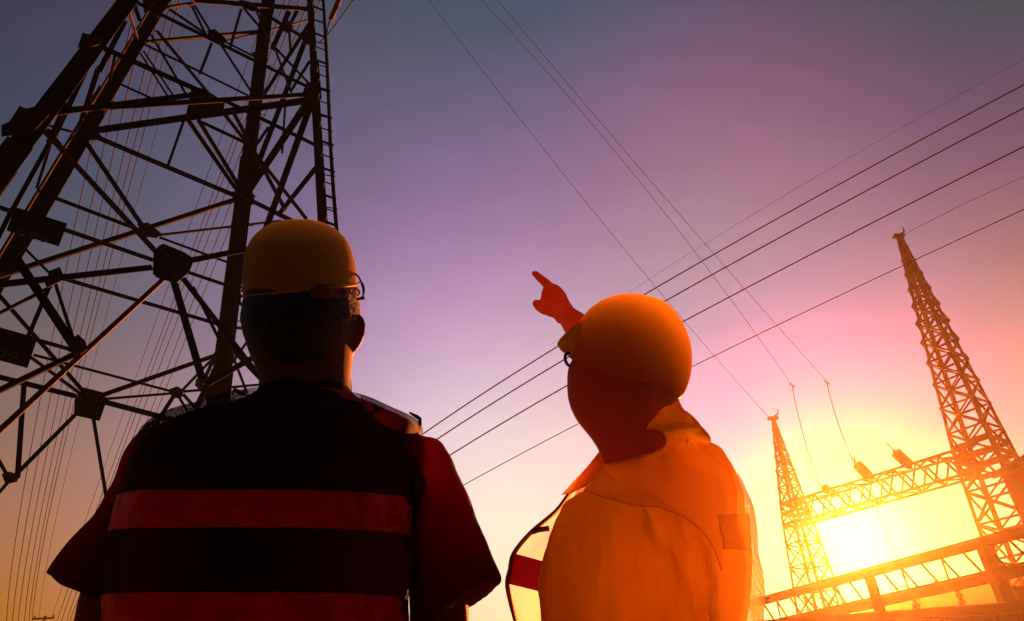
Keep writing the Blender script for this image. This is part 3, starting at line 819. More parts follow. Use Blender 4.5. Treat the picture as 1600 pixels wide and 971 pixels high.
def ubeam(px, py):               # point on the beam's own vertical plane
    d_ = (J2-J1).normalized(); n = Vector((-d_.y, d_.x, 0))
    return UP(px, py, (J1, n))
GI = 'insulator strings on the gantry beam'
disc_string('insulator_string', ubeam(1308, 775), ubeam(1284, 760), pxsize(J1, 7), 7, 'smallest insulator string on the gantry beam, nearest the left mast', 'insulator', GI, [(ubeam(1284, 760), ubeam(1278, 754)), (ubeam(1280, 756), ubeam(1281, 772))])
disc_string('insulator_string', ubeam(1364, 751), ubeam(1335, 722), pxsize(J1, 8), 9, 'middle insulator string rising from the gantry beam above the sun', 'insulator', GI, [(ubeam(1337, 724), ubeam(1328, 710)), (ubeam(1337, 722), ubeam(1334, 712))])
disc_string('insulator_string', ubeam(1425, 731), ubeam(1396, 704), pxsize(J1, 8), 9, 'insulator string on the gantry beam nearest the tall right mast', 'insulator', GI, [(ubeam(1398, 706), ubeam(1386, 692))])
GD = 'thin drop wires above the sun'
wire('drop_wire', [ubeam(x, y) for x, y in ((1238, 602), (1243, 630), (1258, 690), (1280, 756))], 1.2, 'thin wire falling from the left clamp to the leftmost gantry insulator', 'wire', GD)
wire('drop_wire', [ubeam(x, y) for x, y in ((1292, 598), (1298, 625), (1312, 668), (1329, 712), (1345, 748))], 1.3, 'thin wire falling from the right clamp to the middle gantry insulator', 'wire', GD)
wire('drop_wire', [ubeam(x, y) for x, y in ((1366, 784), (1382, 825), (1400, 868), (1412, 905))], 1.2, 'thin wire hanging below the gantry beam to the right of the sun', 'wire', GD)
for (x, y), sd in (((1238, 602), 'left'), ((1292, 598), 'right')):
    c = ubeam(x, y); s = pxsize(c, 4)
    tag(MB().add(*tube([c + Vector((-s, 0, s*.8)), c, c + Vector((s*.9, 0, -s*.6))], s*.22, 6)).add(*tube([c, c + Vector((0, 0, -s*1.6))], s*.2, 6)).build('wire_clamp', GSTEEL),
        'tiny %s wire clamp in the sky above the sun' % sd, 'clamp', 'wire clamps above the sun')

# ------------------------------------------------------------------ elevated pipe bridge near the bottom right
ZU, ZL = 5.3, 4.55
A0, A1 = UZ(1105, 962, ZU), UZ(1700, 804, ZU)
def girder(P, Q, h, t, parent, name):
    d = (Q-P).normalized(); s = Vector((-d.y, d.x, 0)).normalized()
    for zoff, hh, ww in ((h/2, .03, t), (-h/2, .03, t), (0, h/2-.03, t*.25)):
        MB().add(*box((P+Q)/2 + Vector((0, 0, zoff)), (Q-P)/2, s*ww/2, Vector((0, 0, hh)))).build(name, GSTEEL, parent)
PB = thing('pipe_bridge', ((A0+A1)/2).to_2d().to_3d(), 'long elevated steel pipe bridge with zigzag bracing below the sun at the bottom right', 'bridge')
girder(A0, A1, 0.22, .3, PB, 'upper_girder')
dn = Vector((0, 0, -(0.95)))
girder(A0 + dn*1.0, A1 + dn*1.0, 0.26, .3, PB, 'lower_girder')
dAB = A1 - A0
nn = 22
for k in range(nn):
    p = A0 + dAB*(k/nn); q = A0 + dAB*((k+.5)/nn) ; r_ = A0 + dAB*((k+1)/nn)
    s = Vector((-dAB.y, dAB.x, 0)).normalized()
    MB().add(*angle_bar(p + Vector((0, 0, -.12)), q + dn + Vector((0, 0, .14)), 0.06, s)).build('brace', GSTEEL, PB)
    if k % 2 == 0:
        MB().add(*angle_bar(p + Vector((0, 0, -.12)), p + dn + Vector((0, 0, .14)), 0.05, s)).build('strut', GSTEEL, PB)
for (x, y), wp in (((1356, 893), 12), ((1537, 850), 18)):
    d_ = dAB.normalized(); n = Vector((-d_.y, d_.x, 0))
    p = UP(x, y, (A0, n)); wd = pxsize(p, wp)
    z0 = p.z
    MB().add(*box(Vector((p.x, p.y, z0/2)), Vector((wd/2, 0, 0)), Vector((0, wd/2, 0)), Vector((0, 0, z0/2)))).build('column', GSTEEL, PB)
for (x, y), wp in (((1386, 905), 9), ((1565, 855), 12), ((1480, 880), 5)):
    d_ = dAB.normalized(); n = Vector((-d_.y, d_.x, 0))
    p = UP(x, y, (A0 + n*1.6, n)); wd = pxsize(p, wp)
    MB().add(*box(Vector((p.x, p.y, 2.1)), Vector((wd/2, 0, 0)), Vector((0, wd/2, 0)), Vector((0, 0, 2.1)))).build('column', GSTEEL, PB)

# ------------------------------------------------------------------ background buildings and yard gear
def building(name, px0, px1, Y, depth, label, cat='building', rib=2.0, roofslope=0.0):
    P, Q = U(px0[0], px0[1], Y), U(px1[0], px1[1], Y)
    z0, z1 = P.z, Q.z
    T = thing(name, ((P.x+Q.x)/2, Y, 0), label, cat)
    zw = min(z0, z1) if not roofslope else None
    v = [(P.x, Y, -.05), (Q.x, Y, -.05), (Q.x, Y, z1), (P.x, Y, z0), (P.x, Y+depth, -.05), (Q.x, Y+depth, -.05), (Q.x, Y+depth, z1), (P.x, Y+depth, z0)]
    MB().add(v, [(0, 1, 2, 3), (5, 4, 7, 6), (4, 0, 3, 7), (1, 5, 6, 2), (4, 5, 1, 0), (3, 2, 6, 7)]).build('wall', WALLM, T)
    n = max(2, int(abs(Q.x-P.x)/rib))
    for k in range(n+1):
        x = P.x + (Q.x-P.x)*k/n; z = z0 + (z1-z0)*k/n
        MB().add(*box(Vector((x, Y-.08, z/2)), Vector((.06, 0, 0)), Vector((0, .07, 0)), Vector((0, 0, z/2-.02)))).build('rib', WALLM, T)
    MB().add([(P.x-.2, Y-.3, z0+.003), (Q.x+.2, Y-.3, z1+.003), (Q.x+.2, Y+depth+.2, z1+.003), (P.x-.2, Y+depth+.2, z0+.003), (P.x-.2, Y-.3, z0+.22), (Q.x+.2, Y-.3, z1+.22), (Q.x+.2, Y+depth+.2, z1+.22), (P.x-.2, Y+depth+.2, z0+.22)],
             [(0, 3, 2, 1), (4, 5, 6, 7), (0, 1, 5, 4), (1, 2, 6, 5), (2, 3, 7, 6), (3, 0, 4, 7)]).build('roof', CONC, T)
    return T
building('industrial_building', (1608, 722), (1780, 650), 23, 1.6, 'tall dark building cut off by the right edge of the photo', rib=3)
building('warehouse', (1402, 938), (1640, 893), 60, 15, 'long low warehouse with sloping roofline behind the pipe bridge', rib=4)
building('service_shed', (1150, 990), (1760, 945), 19, 6, 'long low dark shed along the bottom edge under the pipe bridge', rib=2.5)
GP = 'post insulators behind the pipe bridge'
for (x, y), lab in (((1424, 922), 'post insulator with pointed top behind the left half of the warehouse roofline'), ((1490, 907), 'post insulator with pointed top in front of the warehouse, beside a looped wire')):
    p = U(x, y, 27); b = Vector((p.x, p.y, 0))
    t = thing('post_insulator', b, lab, 'insulator', GP)
    MB().add(*tube([b, Vector((p.x, p.y, p.z-1.5))], 0.12, 8)).build('post', GSTEEL, t)
    pr = [Vector((p.x, p.y, p.z-1.5+1.3*k/12)) for k in range(13)]
    MB().add(*tube(pr, [(.22 if k % 2 else .13)*(1-k/26) for k in range(13)], 12)).build('ceramic_stack', CERAM, t)
    MB().add(*tube([p - Vector((0, 0, .25)), p], [0.07, 0.02], 6)).build('terminal', GSTEEL, t)
GLP = 'looped jumper wires over the yard'
for cx, cy, r_, lab in ((1412, 945, 26, 'leftmost looped wire below the pipe bridge'), (1476, 932, 26, 'middle looped wire in front of the warehouse'), (1548, 918, 22, 'rightmost looped wire beside the bridge column')):
    P = [U(cx + r_*math.cos(a_), cy - r_*1.1*math.sin(a_) , 27) for a_ in [PI*k/14 for k in range(15)]]
    tag(MB().add(*tube(P, pxsize(P[0], .8), 6)).build('jumper_loop', WIRE), lab, 'wire', GLP)
# far pole at the bottom left corner
p = U(70, 967, 85)
t = thing('utility_pole', (p.x, p.y, 0), 'tip of a distant wooden utility pole at the bottom edge below the left wires', 'utility pole')
MB().add(*tube([Vector((p.x, p.y, 0)), Vector((p.x, p.y, p.z+.3))], .16, 8)).build('pole', WOOD, t)
MB().add(*box(Vector((p.x, p.y-.2, p.z)), Vector((1.25, 0, 0)), Vector((0, .07, 0)), Vector((0, 0, .09)))).build('crossarm', WOOD, t)
for s in (-1, 1): MB().add(*tube([Vector((p.x+s*1.1, p.y-.2, p.z+.09)), Vector((p.x+s*1.1, p.y-.2, p.z+.35))], .09, 8)).build('pin_insulator', CERAM, t)

# ------------------------------------------------------------------ people
YA = Vector((0, 1, 0))
def secs(rows, Y, ratio, axis='y', n=4):
    """rows: (ax, ay, bx, by[, depth_ratio[, Y offset]]) in photo pixels -> loft sections"""
    R = []
    for r in rows:
        r = tuple(r) + ((ratio,) if len(r) < 5 else ()) 
        r = r + ((0.0,) if len(r) < 6 else ())
        R.append(r)
    out = []
    for ax_, ay_, bx_, by_, rt, dy in spline(R, n):
        A, B = U(ax_, ay_, Y+dy), U(bx_, by_, Y+dy)
        mid = ray((ax_+bx_)/2, (ay_+by_)/2).normalized()
        ax3 = {'y': YA, 'v': mid}.get(axis) or (YA*.3 + mid*.7).normalized()
        out.append((A, B, (B-A).length/2*rt, ax3))
    return out

def hrow(rows):                  # (y, xl, xr, ...) -> section tuples
    return [(r[1], r[0], r[2], r[0]) + tuple(r[3:]) for r in rows]

def capsule_chain(mb, pts, rad, sides=14):
    P, R = [], []
    sm = spline([tuple(p) + (r,) for p, r in zip(pts, rad)], 4)
    P = [Vector(q[:3]) for q in sm]; R = [q[3] for q in sm]
    mb.add(*tube(P, R, sides))
    mb.add(*blob(P[0], R[0]*.99)); mb.add(*blob(P[-1], R[-1]*.99))

def fold(scale, amp, seed=0.0, stretch=(1, 1, 1)):
    def f(p):
        q = Vector((p.x*stretch[0], p.y*stretch[1], p.z*stretch[2]))*scale + Vector((seed, seed*.7, seed*.3))
        a_ = noise.noise(q); b_ = noise.noise(q*2.3 + Vector((4, 1, 2)))
        return amp*(a_*.7 + b_*.45 - abs(a_)*.5)
    return f

def legs(mb, mt, mbt, parent, x, y, hipz, spread, foot):
    for s in (-1, 1):
        hip = Vector((x+s*spread*.5, y, hipz)); kn = Vector((x+s*spread*.75, y-.0, hipz*.52)); an = Vector((x+s*spread*.85, y, .11))
        capsule_chain(mb, [hip, (hip+kn)/2, kn, (kn+an)/2, an], [.10, .088, .068, .066, .045])
        capsule_chain(mt, [hip+Vector((0, 0, .04)), (hip+kn)/2, kn, (kn+an)/2, an+Vector((0, 0, .02))], [.125, .108, .088, .084, .078])
        d = Vector((foot[0], foot[1], 0)).normalized()
        capsule_chain(mbt[s], [an + Vector((0, 0, .04)), an - Vector((0, 0, .055))], [.062, .056])
        capsule_chain(mbt[s], [an - Vector((0, 0, .06)) - d*.05, an - Vector((0, 0, .062)) + d*.08, an - Vector((0, 0, .07)) + d*.17], [.048, .05, .038])

def helmet_shell(name, sec, mat_, parent, sides=48, ridge=None):
    off = parent_origin(parent)
    v, f = sect_loft(sec, sides, cap0=False, cap1=True)
    me = bpy.data.meshes.new(name)
    me.from_pydata([tuple(p-off) for p in v], [], f)
    me.materials.append(mat_)
    me.polygons.foreach_set('use_smooth', [True]*len(me.polygons))
    o = link(bpy.data.objects.new(name, me), parent)
    return o

# ---- worker in the yellow helmet (left)
Y1 = 1.22
c0 = U(410, 971, Y1)
P1 = thing('person', (c0.x, Y1, 0), 'worker seen from behind in yellow hard hat and black vest with red bands', 'person', 'two workers watching the power lines')
body = MB()
head = hrow([(372, 430, 520, 1.0), (395, 400, 544, 1.05), (430, 392, 552, 1.1), (470, 388, 558, 1.1), (500, 388, 560, 1.08), (530, 390, 555, 1.05), (556, 397, 550, 1.0), (580, 406, 547, .95), (605, 408, 546, .9), (640, 396, 552, .85), (680, 380, 575, .8)])
body.add(*sect_loft(secs(head, Y1, 1.0, 'v'), 36))
torso = hrow([(628, 410, 545, .7), (650, 370, 590, .4), (690, 270, 640, .28), (740, 262, 642, .28), (800, 330, 560, .35), (880, 350, 520, .4), (971, 340, 520, .45), (1080, 250, 590, .55), (1200, 225, 610, .6)])
body.add(*sect_loft(secs(torso, Y1, .5, 'b'), 36))
# ears
for (x, y, s, t_) in ((559, 517, 1, 0.0), (389, 512, -1, 0.0)):
    e = U(x, y, Y1 - 0.0)
    capsule_chain(body, [U(x+s*2, y-22, Y1), U(x+s*5.5, y-13, Y1), U(x+s*5, y+3, Y1), U(x+s*1, y+17, Y1), U(x-s*4, y+28, Y1)], [.006, .009, .009, .008, .006])
# arms
for sgn, pts in ((1, [(622, 745), (668, 835), (686, 940), (684, 1040), (690, 1160)]), (-1, [(272, 745), (208, 850), (172, 950), (168, 1040), (160, 1160)])):
    P = [U(x, y, Y1 + .02*k) for k, (x, y) in enumerate(pts)]
    capsule_chain(body, P, [.05, .05, .052, .048, .034])
    w_ = P[-1]; dn_ = (P[-1]-P[-2]).normalized()
    capsule_chain(body, [w_, w_ + dn_*.05, w_ + dn_*.085], [.03, .04, .036])
    for q in range(4):
        o_ = Vector((0, (q-1.5)*.021, 0)); Lf = (.075, .085, .08, .062)[q]
        s0 = w_ + dn_*.09 + o_
        capsule_chain(body, [s0, s0 + dn_*Lf*.55 + Vector((-sgn*.006, 0, 0)), s0 + dn_*Lf*.9 + Vector((-sgn*.025, 0, 0))], [.0095, .009, .0075], 10)
    s0 = w_ + dn_*.03 + Vector((0, .03, 0))
    capsule_chain(body, [s0, s0 + dn_*.035 + Vector((-sgn*.01, .022, 0)), s0 + dn_*.07 + Vector((-sgn*.015, .03, 0))], [.013, .011, .009], 10)
hz = U(415, 1180, Y1).z
tro = MB(); bts = {-1: MB(), 1: MB()}
xc = U(415, 1100, Y1).x
legs(body, tro, bts, P1, xc, Y1, hz, .2, (0, 1))
tro.add(*sect_loft(secs(hrow([(1085, 205, 628, .6), (1150, 208, 625, .62), (1230, 215, 620, .6), (1300, 240, 600, .6)]), Y1, .6), 32))
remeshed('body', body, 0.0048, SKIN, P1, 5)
# hair under the helmet
hair = MB().add(*sect_loft(secs([(404, 440, 540, 425, .95), (390, 456, 553, 440, 1.07), (387, 464, 557, 448, 1.135), (386, 472, 558, 458, 1.19), (386, 484, 559, 474, 1.22)] + hrow([(500, 385, 560, 1.16, -.008), (530, 391, 545, 1.12, -.014), (560, 410, 532, 1.0, -.022), (582, 430, 515, .8, -.022)]), Y1, 1.1, 'v'), 36))
remeshed('hair', hair, 0.004, HAIR, P1, 3, fold(55, .0025, 1.0))
# shirt with flared short sleeves
sh = MB()
sh.add(*sect_loft(secs(hrow([(600, 412, 541, .95), (612, 402, 549, .95), (624, 378, 566, .8), (639, 332, 600, .68), (657, 276, 640, .62), (690, 232, 662, .6), (740, 226, 668, .58), (800, 212, 664, .57), (860, 203, 652, .57), (930, 200, 634, .58), (975, 197, 629, .6), (1040, 195, 630, .62), (1120, 196, 632, .63)]), Y1, .55, 'b'), 40))
sh.add(*sect_loft(secs([(606, 664, 610, 740, .6, .03), (658, 676, 622, 790, .62, .03), (690, 692, 636, 815, .66, .03), (720, 748, 640, 850, .75), (750, 822, 645, 905, .8), (785, 909, 650, 985, .85)], Y1, .8), 28))
sh.add(*sect_loft(secs([(290, 652, 300, 740, .8), (236, 672, 285, 790, .75), (212, 695, 270, 810, .72), (166, 780, 250, 850, .75), (116, 849, 232, 910, .8), (80, 899, 212, 962, .85)], Y1, .8), 28))
remeshed('shirt', sh, 0.0052, SHIRT1, P1, 3, fold(11, .010, 3.0, (1, 1, .7)))
remeshed('trousers', tro, 0.008, TROU, P1, 3, fold(9, .010, 5.0))
for s in (-1, 1): remeshed('boot', bts[s], 0.007, BOOT, P1, 3)
# vest: loose open-knit shell, wider than the shoulders
def vest_shell(name, rows, Y, mt, parent, wr, power=2.0, arc=(0, 1), thick=.0025, n=5, sides=72, keep=None, ratio=.6, axis='b'):
    off = parent_origin(parent)
    sec = secs(hrow(rows), Y, ratio, axis, n)
    v, f = sect_loft(sec, sides, cap0=False, cap1=False, power=power)
    circ = PI*sum((B-A).length for A, B, b, a_ in sec)/len(sec)*.85
    vl = [0.0]
    for p_, q_ in zip(sec[:-1], sec[1:]): vl.append(vl[-1] + ((q_[0]+q_[1])/2 - (p_[0]+p_[1])/2).length)
    uvof = lambda fi: [((c % sides + (sides if (c % sides == 0 and (fi[0] % sides == sides-1 or fi[1] % sides == sides-1 or fi[3] % sides == sides-1)) else 0))/sides*circ, vl[c//sides]) for c in fi]
    keepuv = []
    if keep: f = [q for q in f if keep(sum((v[i] for i in q), Vector())/4)]
    for q in f: keepuv += uvof(q)
    me = bpy.data.meshes.new(name); me.from_pydata([tuple(p-off) for p in v], [], f)
    me.materials.append(mt); me.update()
    ul = me.uv_layers.new(name='UVMap')
    for i_, q_ in enumerate(keepuv): ul.data[i_].uv = q_
    bm = bmesh.new(); bm.from_mesh(me)
    bmesh.ops.delete(bm, geom=[q for q in bm.verts if not q.link_faces], context='VERTS')
    bm.normal_update()
    for q in bm.verts: q.co = q.co + q.normal*wr(q.co + off)
    bm.to_mesh(me); bm.free()
    me.polygons.foreach_set('use_smooth', [True]*len(me.polygons))
    o = link(bpy.data.objects.new(name, me), parent)
    if thick:
        m_ = o.modifiers.new('t', 'SOLIDIFY'); m_.thickness = thick; m_.offset = 1
    return o
vrows = [(617, 392, 560, .85), (626, 360, 590, .8), (640, 326, 622, .72), (653, 283, 646, .68), (669, 252, 655, .66), (692, 236, 650, .65), (740, 227, 648, .69), (800, 212, 644, .71), (860, 198, 639, .71), (930, 192, 634, .71), (1000, 186, 632, .66), (1090, 185, 633, .68)]
w1 = fold(9, .007, 8.0, (1, 1, .6))
V1 = vest_shell('vest', vrows, Y1 - .016, VEST1, P1, w1, thick=0, power=2.6)
def bandrows(rows, y0, y1):
    out = []
    full = spline([tuple(r) for r in rows], 12)
    def at(y):
        for p_, q_ in zip(full[:-1], full[1:]):
            if p_[0] <= y <= q_[0]:
                t = (y-p_[0])/(q_[0]-p_[0]); return tuple(a_+(b_-a_)*t for a_, b_ in zip(p_, q_))
    return [at(y0 + (y1-y0)*k/5) for k in range(6)]
def band(rows, y0, y1, Y, mt, parent, wr, grow=1.5, slope=(0, 0), keep=None, ratio=.6, name='reflective_band', bulge=.035, thick=.002, power=2.0):
    rr = []
    for r in bandrows(rows, y0, y1):
        rr.append((r[0], r[1]-grow, r[2]+grow, r[3]+bulge))
    return vest_shell(name, rr, Y, mt, parent, wr, thick=thick, n=3, keep=keep, ratio=ratio, sides=240, power=power)
crease = lambda p: w1(p) + .004*noise.noise(p*30) - .006*abs(noise.noise(Vector((p.x*26, p.y*20, p.z*14)))) + .003
band(vrows, 782, 839, Y1 - .017, BAND1, V1, crease, power=2.6)
band(vrows, 936, 1000, Y1 - .017, BAND1, V1, crease, power=2.6)
# piping at the shoulder ends of the vest
for pts in ([(640, 645), (652, 652), (656, 655), (656, 664), (654, 672)], [(262, 652), (232, 664), (217, 682), (213, 700)]):
    MB().add(*tube([U(x, y, Y1) for x, y in pts], [.002, .004, .004, .004, .002][:len(pts)], 8)).build('piping', EDGE1, V1)
# helmet
hs = [(386, 463, 556.5, 446, 1.12), (385, 447, 555.5, 431, 1.13), (385.5, 425, 553, 412, 1.13), (388, 403, 548, 394, 1.12), (392.5, 386, 541.5, 379, 1.12), (400, 371, 531, 366, 1.1), (413, 357.5, 517, 355, 1.06), (431, 347.5, 500, 347, 1.0), (451, 343.5, 483, 343.5, .9), (464, 342.8, 471, 342.8, .8)]
H1o = helmet_shell('hard_hat', secs(hs, Y1, 1.15, 'v', 5), HELM1, P1)
rim = []
s0 = secs(hs[:2], Y1, 1.16, 'v', 4)[0]
A, B, b, ax3 = s0; cc = (A+B)/2; aa = (B-A)/2; nn_ = (ax3 - aa.normalized()*ax3.dot(aa.normalized())).normalized()
ring = [cc + aa*math.cos(2*PI*k/48)*1.005 + nn_*b*math.sin(2*PI*k/48)*1.005 for k in range(49)]
MB().add(*tube(ring, .0028, 8)).build('rim', HELM1, H1o, True)
# inner headband seen below the rim at the right
hb = vest_shell('headband', [(440, 392, 553, 1.16), (450, 391, 557, 1.26), (466, 391, 558, 1.28)], Y1, HARN, P1, lambda p: 0, thick=.002, ratio=1.1, axis='v', keep=lambda p: p.x > U(515, 455, Y1).x and p.y < Y1 + .02)
for k in range(12):
    x = 517 + k*3.1
    cs = (x-472)/85.0; dy = -math.sqrt(max(0, 1-cs*cs))*.149 - .001
    dr0, dr1 = ray(x, 449).normalized(), ray(x, 464).normalized()
    q0, q1 = U(x, 449, Y1) + dr0*dy, U(x, 464, Y1) + dr1*dy
    MB().add(*tube([q0, q1], .0008, 5)).build('headband_rib', HARN, hb)
# chin strap loops at both sides
for pts, r_ in (([(555, 428), (561, 434), (566, 447), (568, 458), (566, 467)], .0022), ([(556, 447), (562, 441), (567, 444), (569, 455), (566, 464), (559, 467)], .0018), ([(557, 452), (562, 456), (560, 462)], .0018), ([(556, 468), (570, 466)], .003), ([(381, 448), (375, 452), (375, 460), (380, 464)], .0022), ([(378, 462), (374, 470), (378, 478)], .003)):
    MB().add(*tube([Vector(q) for q in spline([tuple(U(x, y, Y1)) for x, y in pts], 4)], r_, 8)).build('strap_clip', STRAP, P1)

# ---- worker pointing (right)
Y2 = 1.42
c0 = U(1010, 971, Y2)
P2 = thing('person', (c0.x, Y2, 0), 'worker in orange-lit hard hat and glasses pointing up at the lines with one raised arm', 'person', 'two workers watching the power lines')
body = MB()
head = [(960, 500, 1030, 512, .8), (925, 520, 1045, 545, .85), (904, 548, 1060, 578, .93), (889, 572, 1062, 600, .95), (886, 600, 1058, 625, .95), (889, 630, 1052, 645, .92), (901, 657, 1048, 668, .88), (920, 681, 1050, 690, .85), (934, 702, 1052, 712, .8), (945, 728, 1045, 738, .68), (965, 765, 1040, 775, .45)]
body.add(*sect_loft(secs(head, Y2, .95, 'v'), 36))
torso = hrow([(735, 970, 1045, .45), (755, 965, 1080, .35), (790, 960, 1100, .28), (850, 975, 1080, .4), (971, 985, 1080, .45), (1100, 930, 1130, .55), (1200, 910, 1150, .6)])
body.add(*sect_loft(secs(torso, Y2+.05, .6, 'b'), 36))
# near (left) arm hanging down
arm = [(985, 820), (915, 865), (897, 950), (905, 1060), (930, 1180)]
P = [U(x, y, Y2 + (-.02, -.05, -.06, -.07, -.08)[k]) for k, (x, y) in enumerate(arm)]
capsule_chain(body, P, [.03, .034, .036, .036, .03])
def relaxed_hand(mb, w_, dn_, sgn):
    capsule_chain(mb, [w_, w_ + dn_*.05, w_ + dn_*.085], [.03, .04, .036])
    for q in range(4):
        o_ = Vector((0, (q-1.5)*.021, 0)); Lf = (.075, .085, .08, .062)[q]
        s_ = w_ + dn_*.09 + o_
        capsule_chain(mb, [s_, s_ + dn_*Lf*.55 + Vector((-sgn*.006, 0, 0)), s_ + dn_*Lf*.9 + Vector((-sgn*.025, 0, 0))], [.0095, .009, .0075], 10)
    s_ = w_ + dn_*.03 + Vector((0, .03, 0))
    capsule_chain(mb, [s_, s_ + dn_*.035 + Vector((-sgn*.01, .022, 0)), s_ + dn_*.07 + Vector((-sgn*.015, .03, 0))], [.013, .011, .009], 10)
relaxed_hand(body, P[-1], (P[-1]-P[-2]).normalized(), -1)
# raised pointing arm: shoulder - elbow - wrist, foreshortened behind the helmet
YH = 1.98
def pr(x, y, n, Y=YH): return U(x, y, Y)
ra = [U(1060, 735, 1.52), U(1010, 650, 1.68), U(975, 590, 1.80), U(938, 545, 1.88), U(905, 513, 1.94), U(886, 493, YH)]
q = pxsize(U(880, 480, YH), 1.0)
capsule_chain(body, ra, [.062, .055, .052, 27*q, 22*q, 15.5*q])
# palm as a loft of back-of-hand sections
palm = [(899, 485, 872, 506, .62), (891, 474, 865, 497, .58), (885, 463, 856, 494, .5), (878, 452, 849, 488, .48), (868, 444.5, 846, 478, .46), (857, 444, 845, 464, .42), (851, 446, 846, 456, .4)]
body.add(*sect_loft(secs(palm, YH, .5, 'v', 4), 24))
capsule_chain(body, [U(862, 452, YH), U(852, 442, YH+.004), U(843, 434, YH+.01), U(835.5, 427.5, YH+.02)], [8.0*q, 7.4*q, 6.4*q, 5.4*q], 14)
capsule_chain(body, [U(868, 486, YH), U(853, 484, YH+.005), U(843, 479, YH+.01), U(838, 474.5, YH+.015)], [8.5*q, 9*q, 8.0*q, 6.6*q], 14)
for k, (kx, ky) in enumerate(((866, 450), (873, 455), (880, 463))):     # three curled fingers, knuckles visible at the top edge
    capsule_chain(body, [U(kx, ky, YH), U(kx-7, ky+2+k*2, YH+.028), U(kx-9+k, ky+14, YH+.040), U(kx-4+k, ky+22, YH+.022)], [6.4*q, 6*q, 5.6*q, 5*q], 12)
hz = U(1030, 1180, Y2).z; xc = U(1030, 1100, Y2+.05).x
tro = MB(); bts = {-1: MB(), 1: MB()}
legs(body, tro, bts, P2, xc, Y2+.05, hz, .2, (-.6, .8))
tro.add(*sect_loft(secs(hrow([(1090, 885, 1172, .62), (1150, 885, 1170, .64), (1230, 890, 1168, .62), (1300, 915, 1145, .6)]), Y2+.05, .6), 32))
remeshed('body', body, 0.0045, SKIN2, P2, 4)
hair = MB().add(*sect_loft(secs([(960, 535, 1045, 560, .9), (940, 556, 1060, 590, 1.0), (960, 575, 1066, 612, 1.05), (985, 600, 1060, 630, 1.05), (1000, 625, 1052, 645, 1.0), (1010, 645, 1045, 655, .9)], Y2, 1.0, 'v'), 32))
remeshed('hair', hair, 0.004, HAIR2, P2, 3, fold(55, .0025, 2.0))
FA = fold(8, .018, 4.0, (1, 1, .6)); FB = fold(24, .007, 9.0, (1, 1, .5))
sh = MB()
sh.add(*sect_loft(secs([(1000, 640, 1056, 630, .9), (975, 668, 1067, 655, .85), (940, 700, 1086, 677, .8), (926, 722, 1106, 690, .75), (912, 745, 1134, 712, .7), (905, 770, 1150, 755, .68), (900, 800, 1162, 795, .66), (895, 850, 1168, 850, .64), (893, 910, 1172, 910, .64), (890, 971, 1172, 971, .64), (885, 1060, 1172, 1060, .65), (885, 1130, 1172, 1130, .65)], Y2+.04, .65, 'b'), 40))
# near sleeve and arm mass
rows_ = spline([(912, 764, 928, 760, .9), (897, 776, 966, 780, .85), (880, 797, 1018, 794, .74), (866, 822, 1062, 814, .68), (855, 852, 1090, 842, .64), (847, 900, 1112, 898, .62), (849, 971, 1122, 980, .6), (856, 1050, 1122, 1060, .62), (870, 1110, 1110, 1120, .65)], 4)
arm_s = []
for ax_, ay_, bx_, by_, rt in rows_:
    A_, B_ = U(ax_, ay_, Y2 - .10), U(bx_, by_, Y2 + .0)
    arm_s.append((A_, B_, (B_-A_).length/2*rt, YA))
sh.add(*sect_loft(arm_s, 36))
# raised sleeve, hidden behind the helmet
capsule_chain(sh, [U(1075, 745, 1.50), U(1030, 690, 1.60), U(1000, 640, 1.70)], [.088, .08, .078])
# collar: thick stand collar with a pointed tip at the left
sh.add(*sect_loft(secs([(1050, 624, 1062, 640, 1.2), (1035, 640, 1078, 664, 1.6), (1010, 655, 1098, 684, 1.7), (985, 690, 1112, 704, 1.4)], Y2+.0, 1.2), 20))
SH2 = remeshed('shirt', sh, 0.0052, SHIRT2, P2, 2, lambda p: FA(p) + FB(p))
ct = [U(936, 706, Y2+.0), U(917, 730, Y2+.02), U(905, 747, Y2+.03), U(878, 772, Y2+.04), U(893, 769, Y2+.0), U(915, 758, Y2-.03), U(945, 735, Y2-.05)]
MB().add(*slab(ct, Vector((.0, .008, .0)), 1.0)).build('collar_tip', SHIRT2, P2)
remeshed('trousers', tro, 0.008, TROU, P2, 3, fold(9, .010, 6.0))
for s in (-1, 1): remeshed('boot', bts[s], 0.007, BOOT, P2, 3)
# vest over the back and right side
v2 = [(712, 960, 1100, .80), (722, 938, 1128, .76), (736, 925, 1145, .75), (755, 915, 1158, .74), (795, 900, 1173, .72), (835, 895, 1181, .71), (870, 893, 1184, .71), (906, 892, 1187, .71), (971, 890, 1187, .71), (1080, 888, 1186, .72)]
_wa, _wb = fold(8, .014, 12.0, (1, 1, .5)), fold(22, .005, 2.0, (1, 1, .4))
w2 = lambda p: _wa(p) + _wb(p)
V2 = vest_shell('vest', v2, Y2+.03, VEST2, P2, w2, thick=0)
cr2 = lambda p: w2(p) + .004*noise.noise(p*34)
xr = U(1118, 830, Y2).x
band(v2, 812, 866, Y2+.028, SILV, V2, cr2, keep=lambda p: p.y < Y2 + .03 and p.x > U(1104, 830, Y2).x and p.x < U(1150, 830, Y2).x, name='reflective_patch')
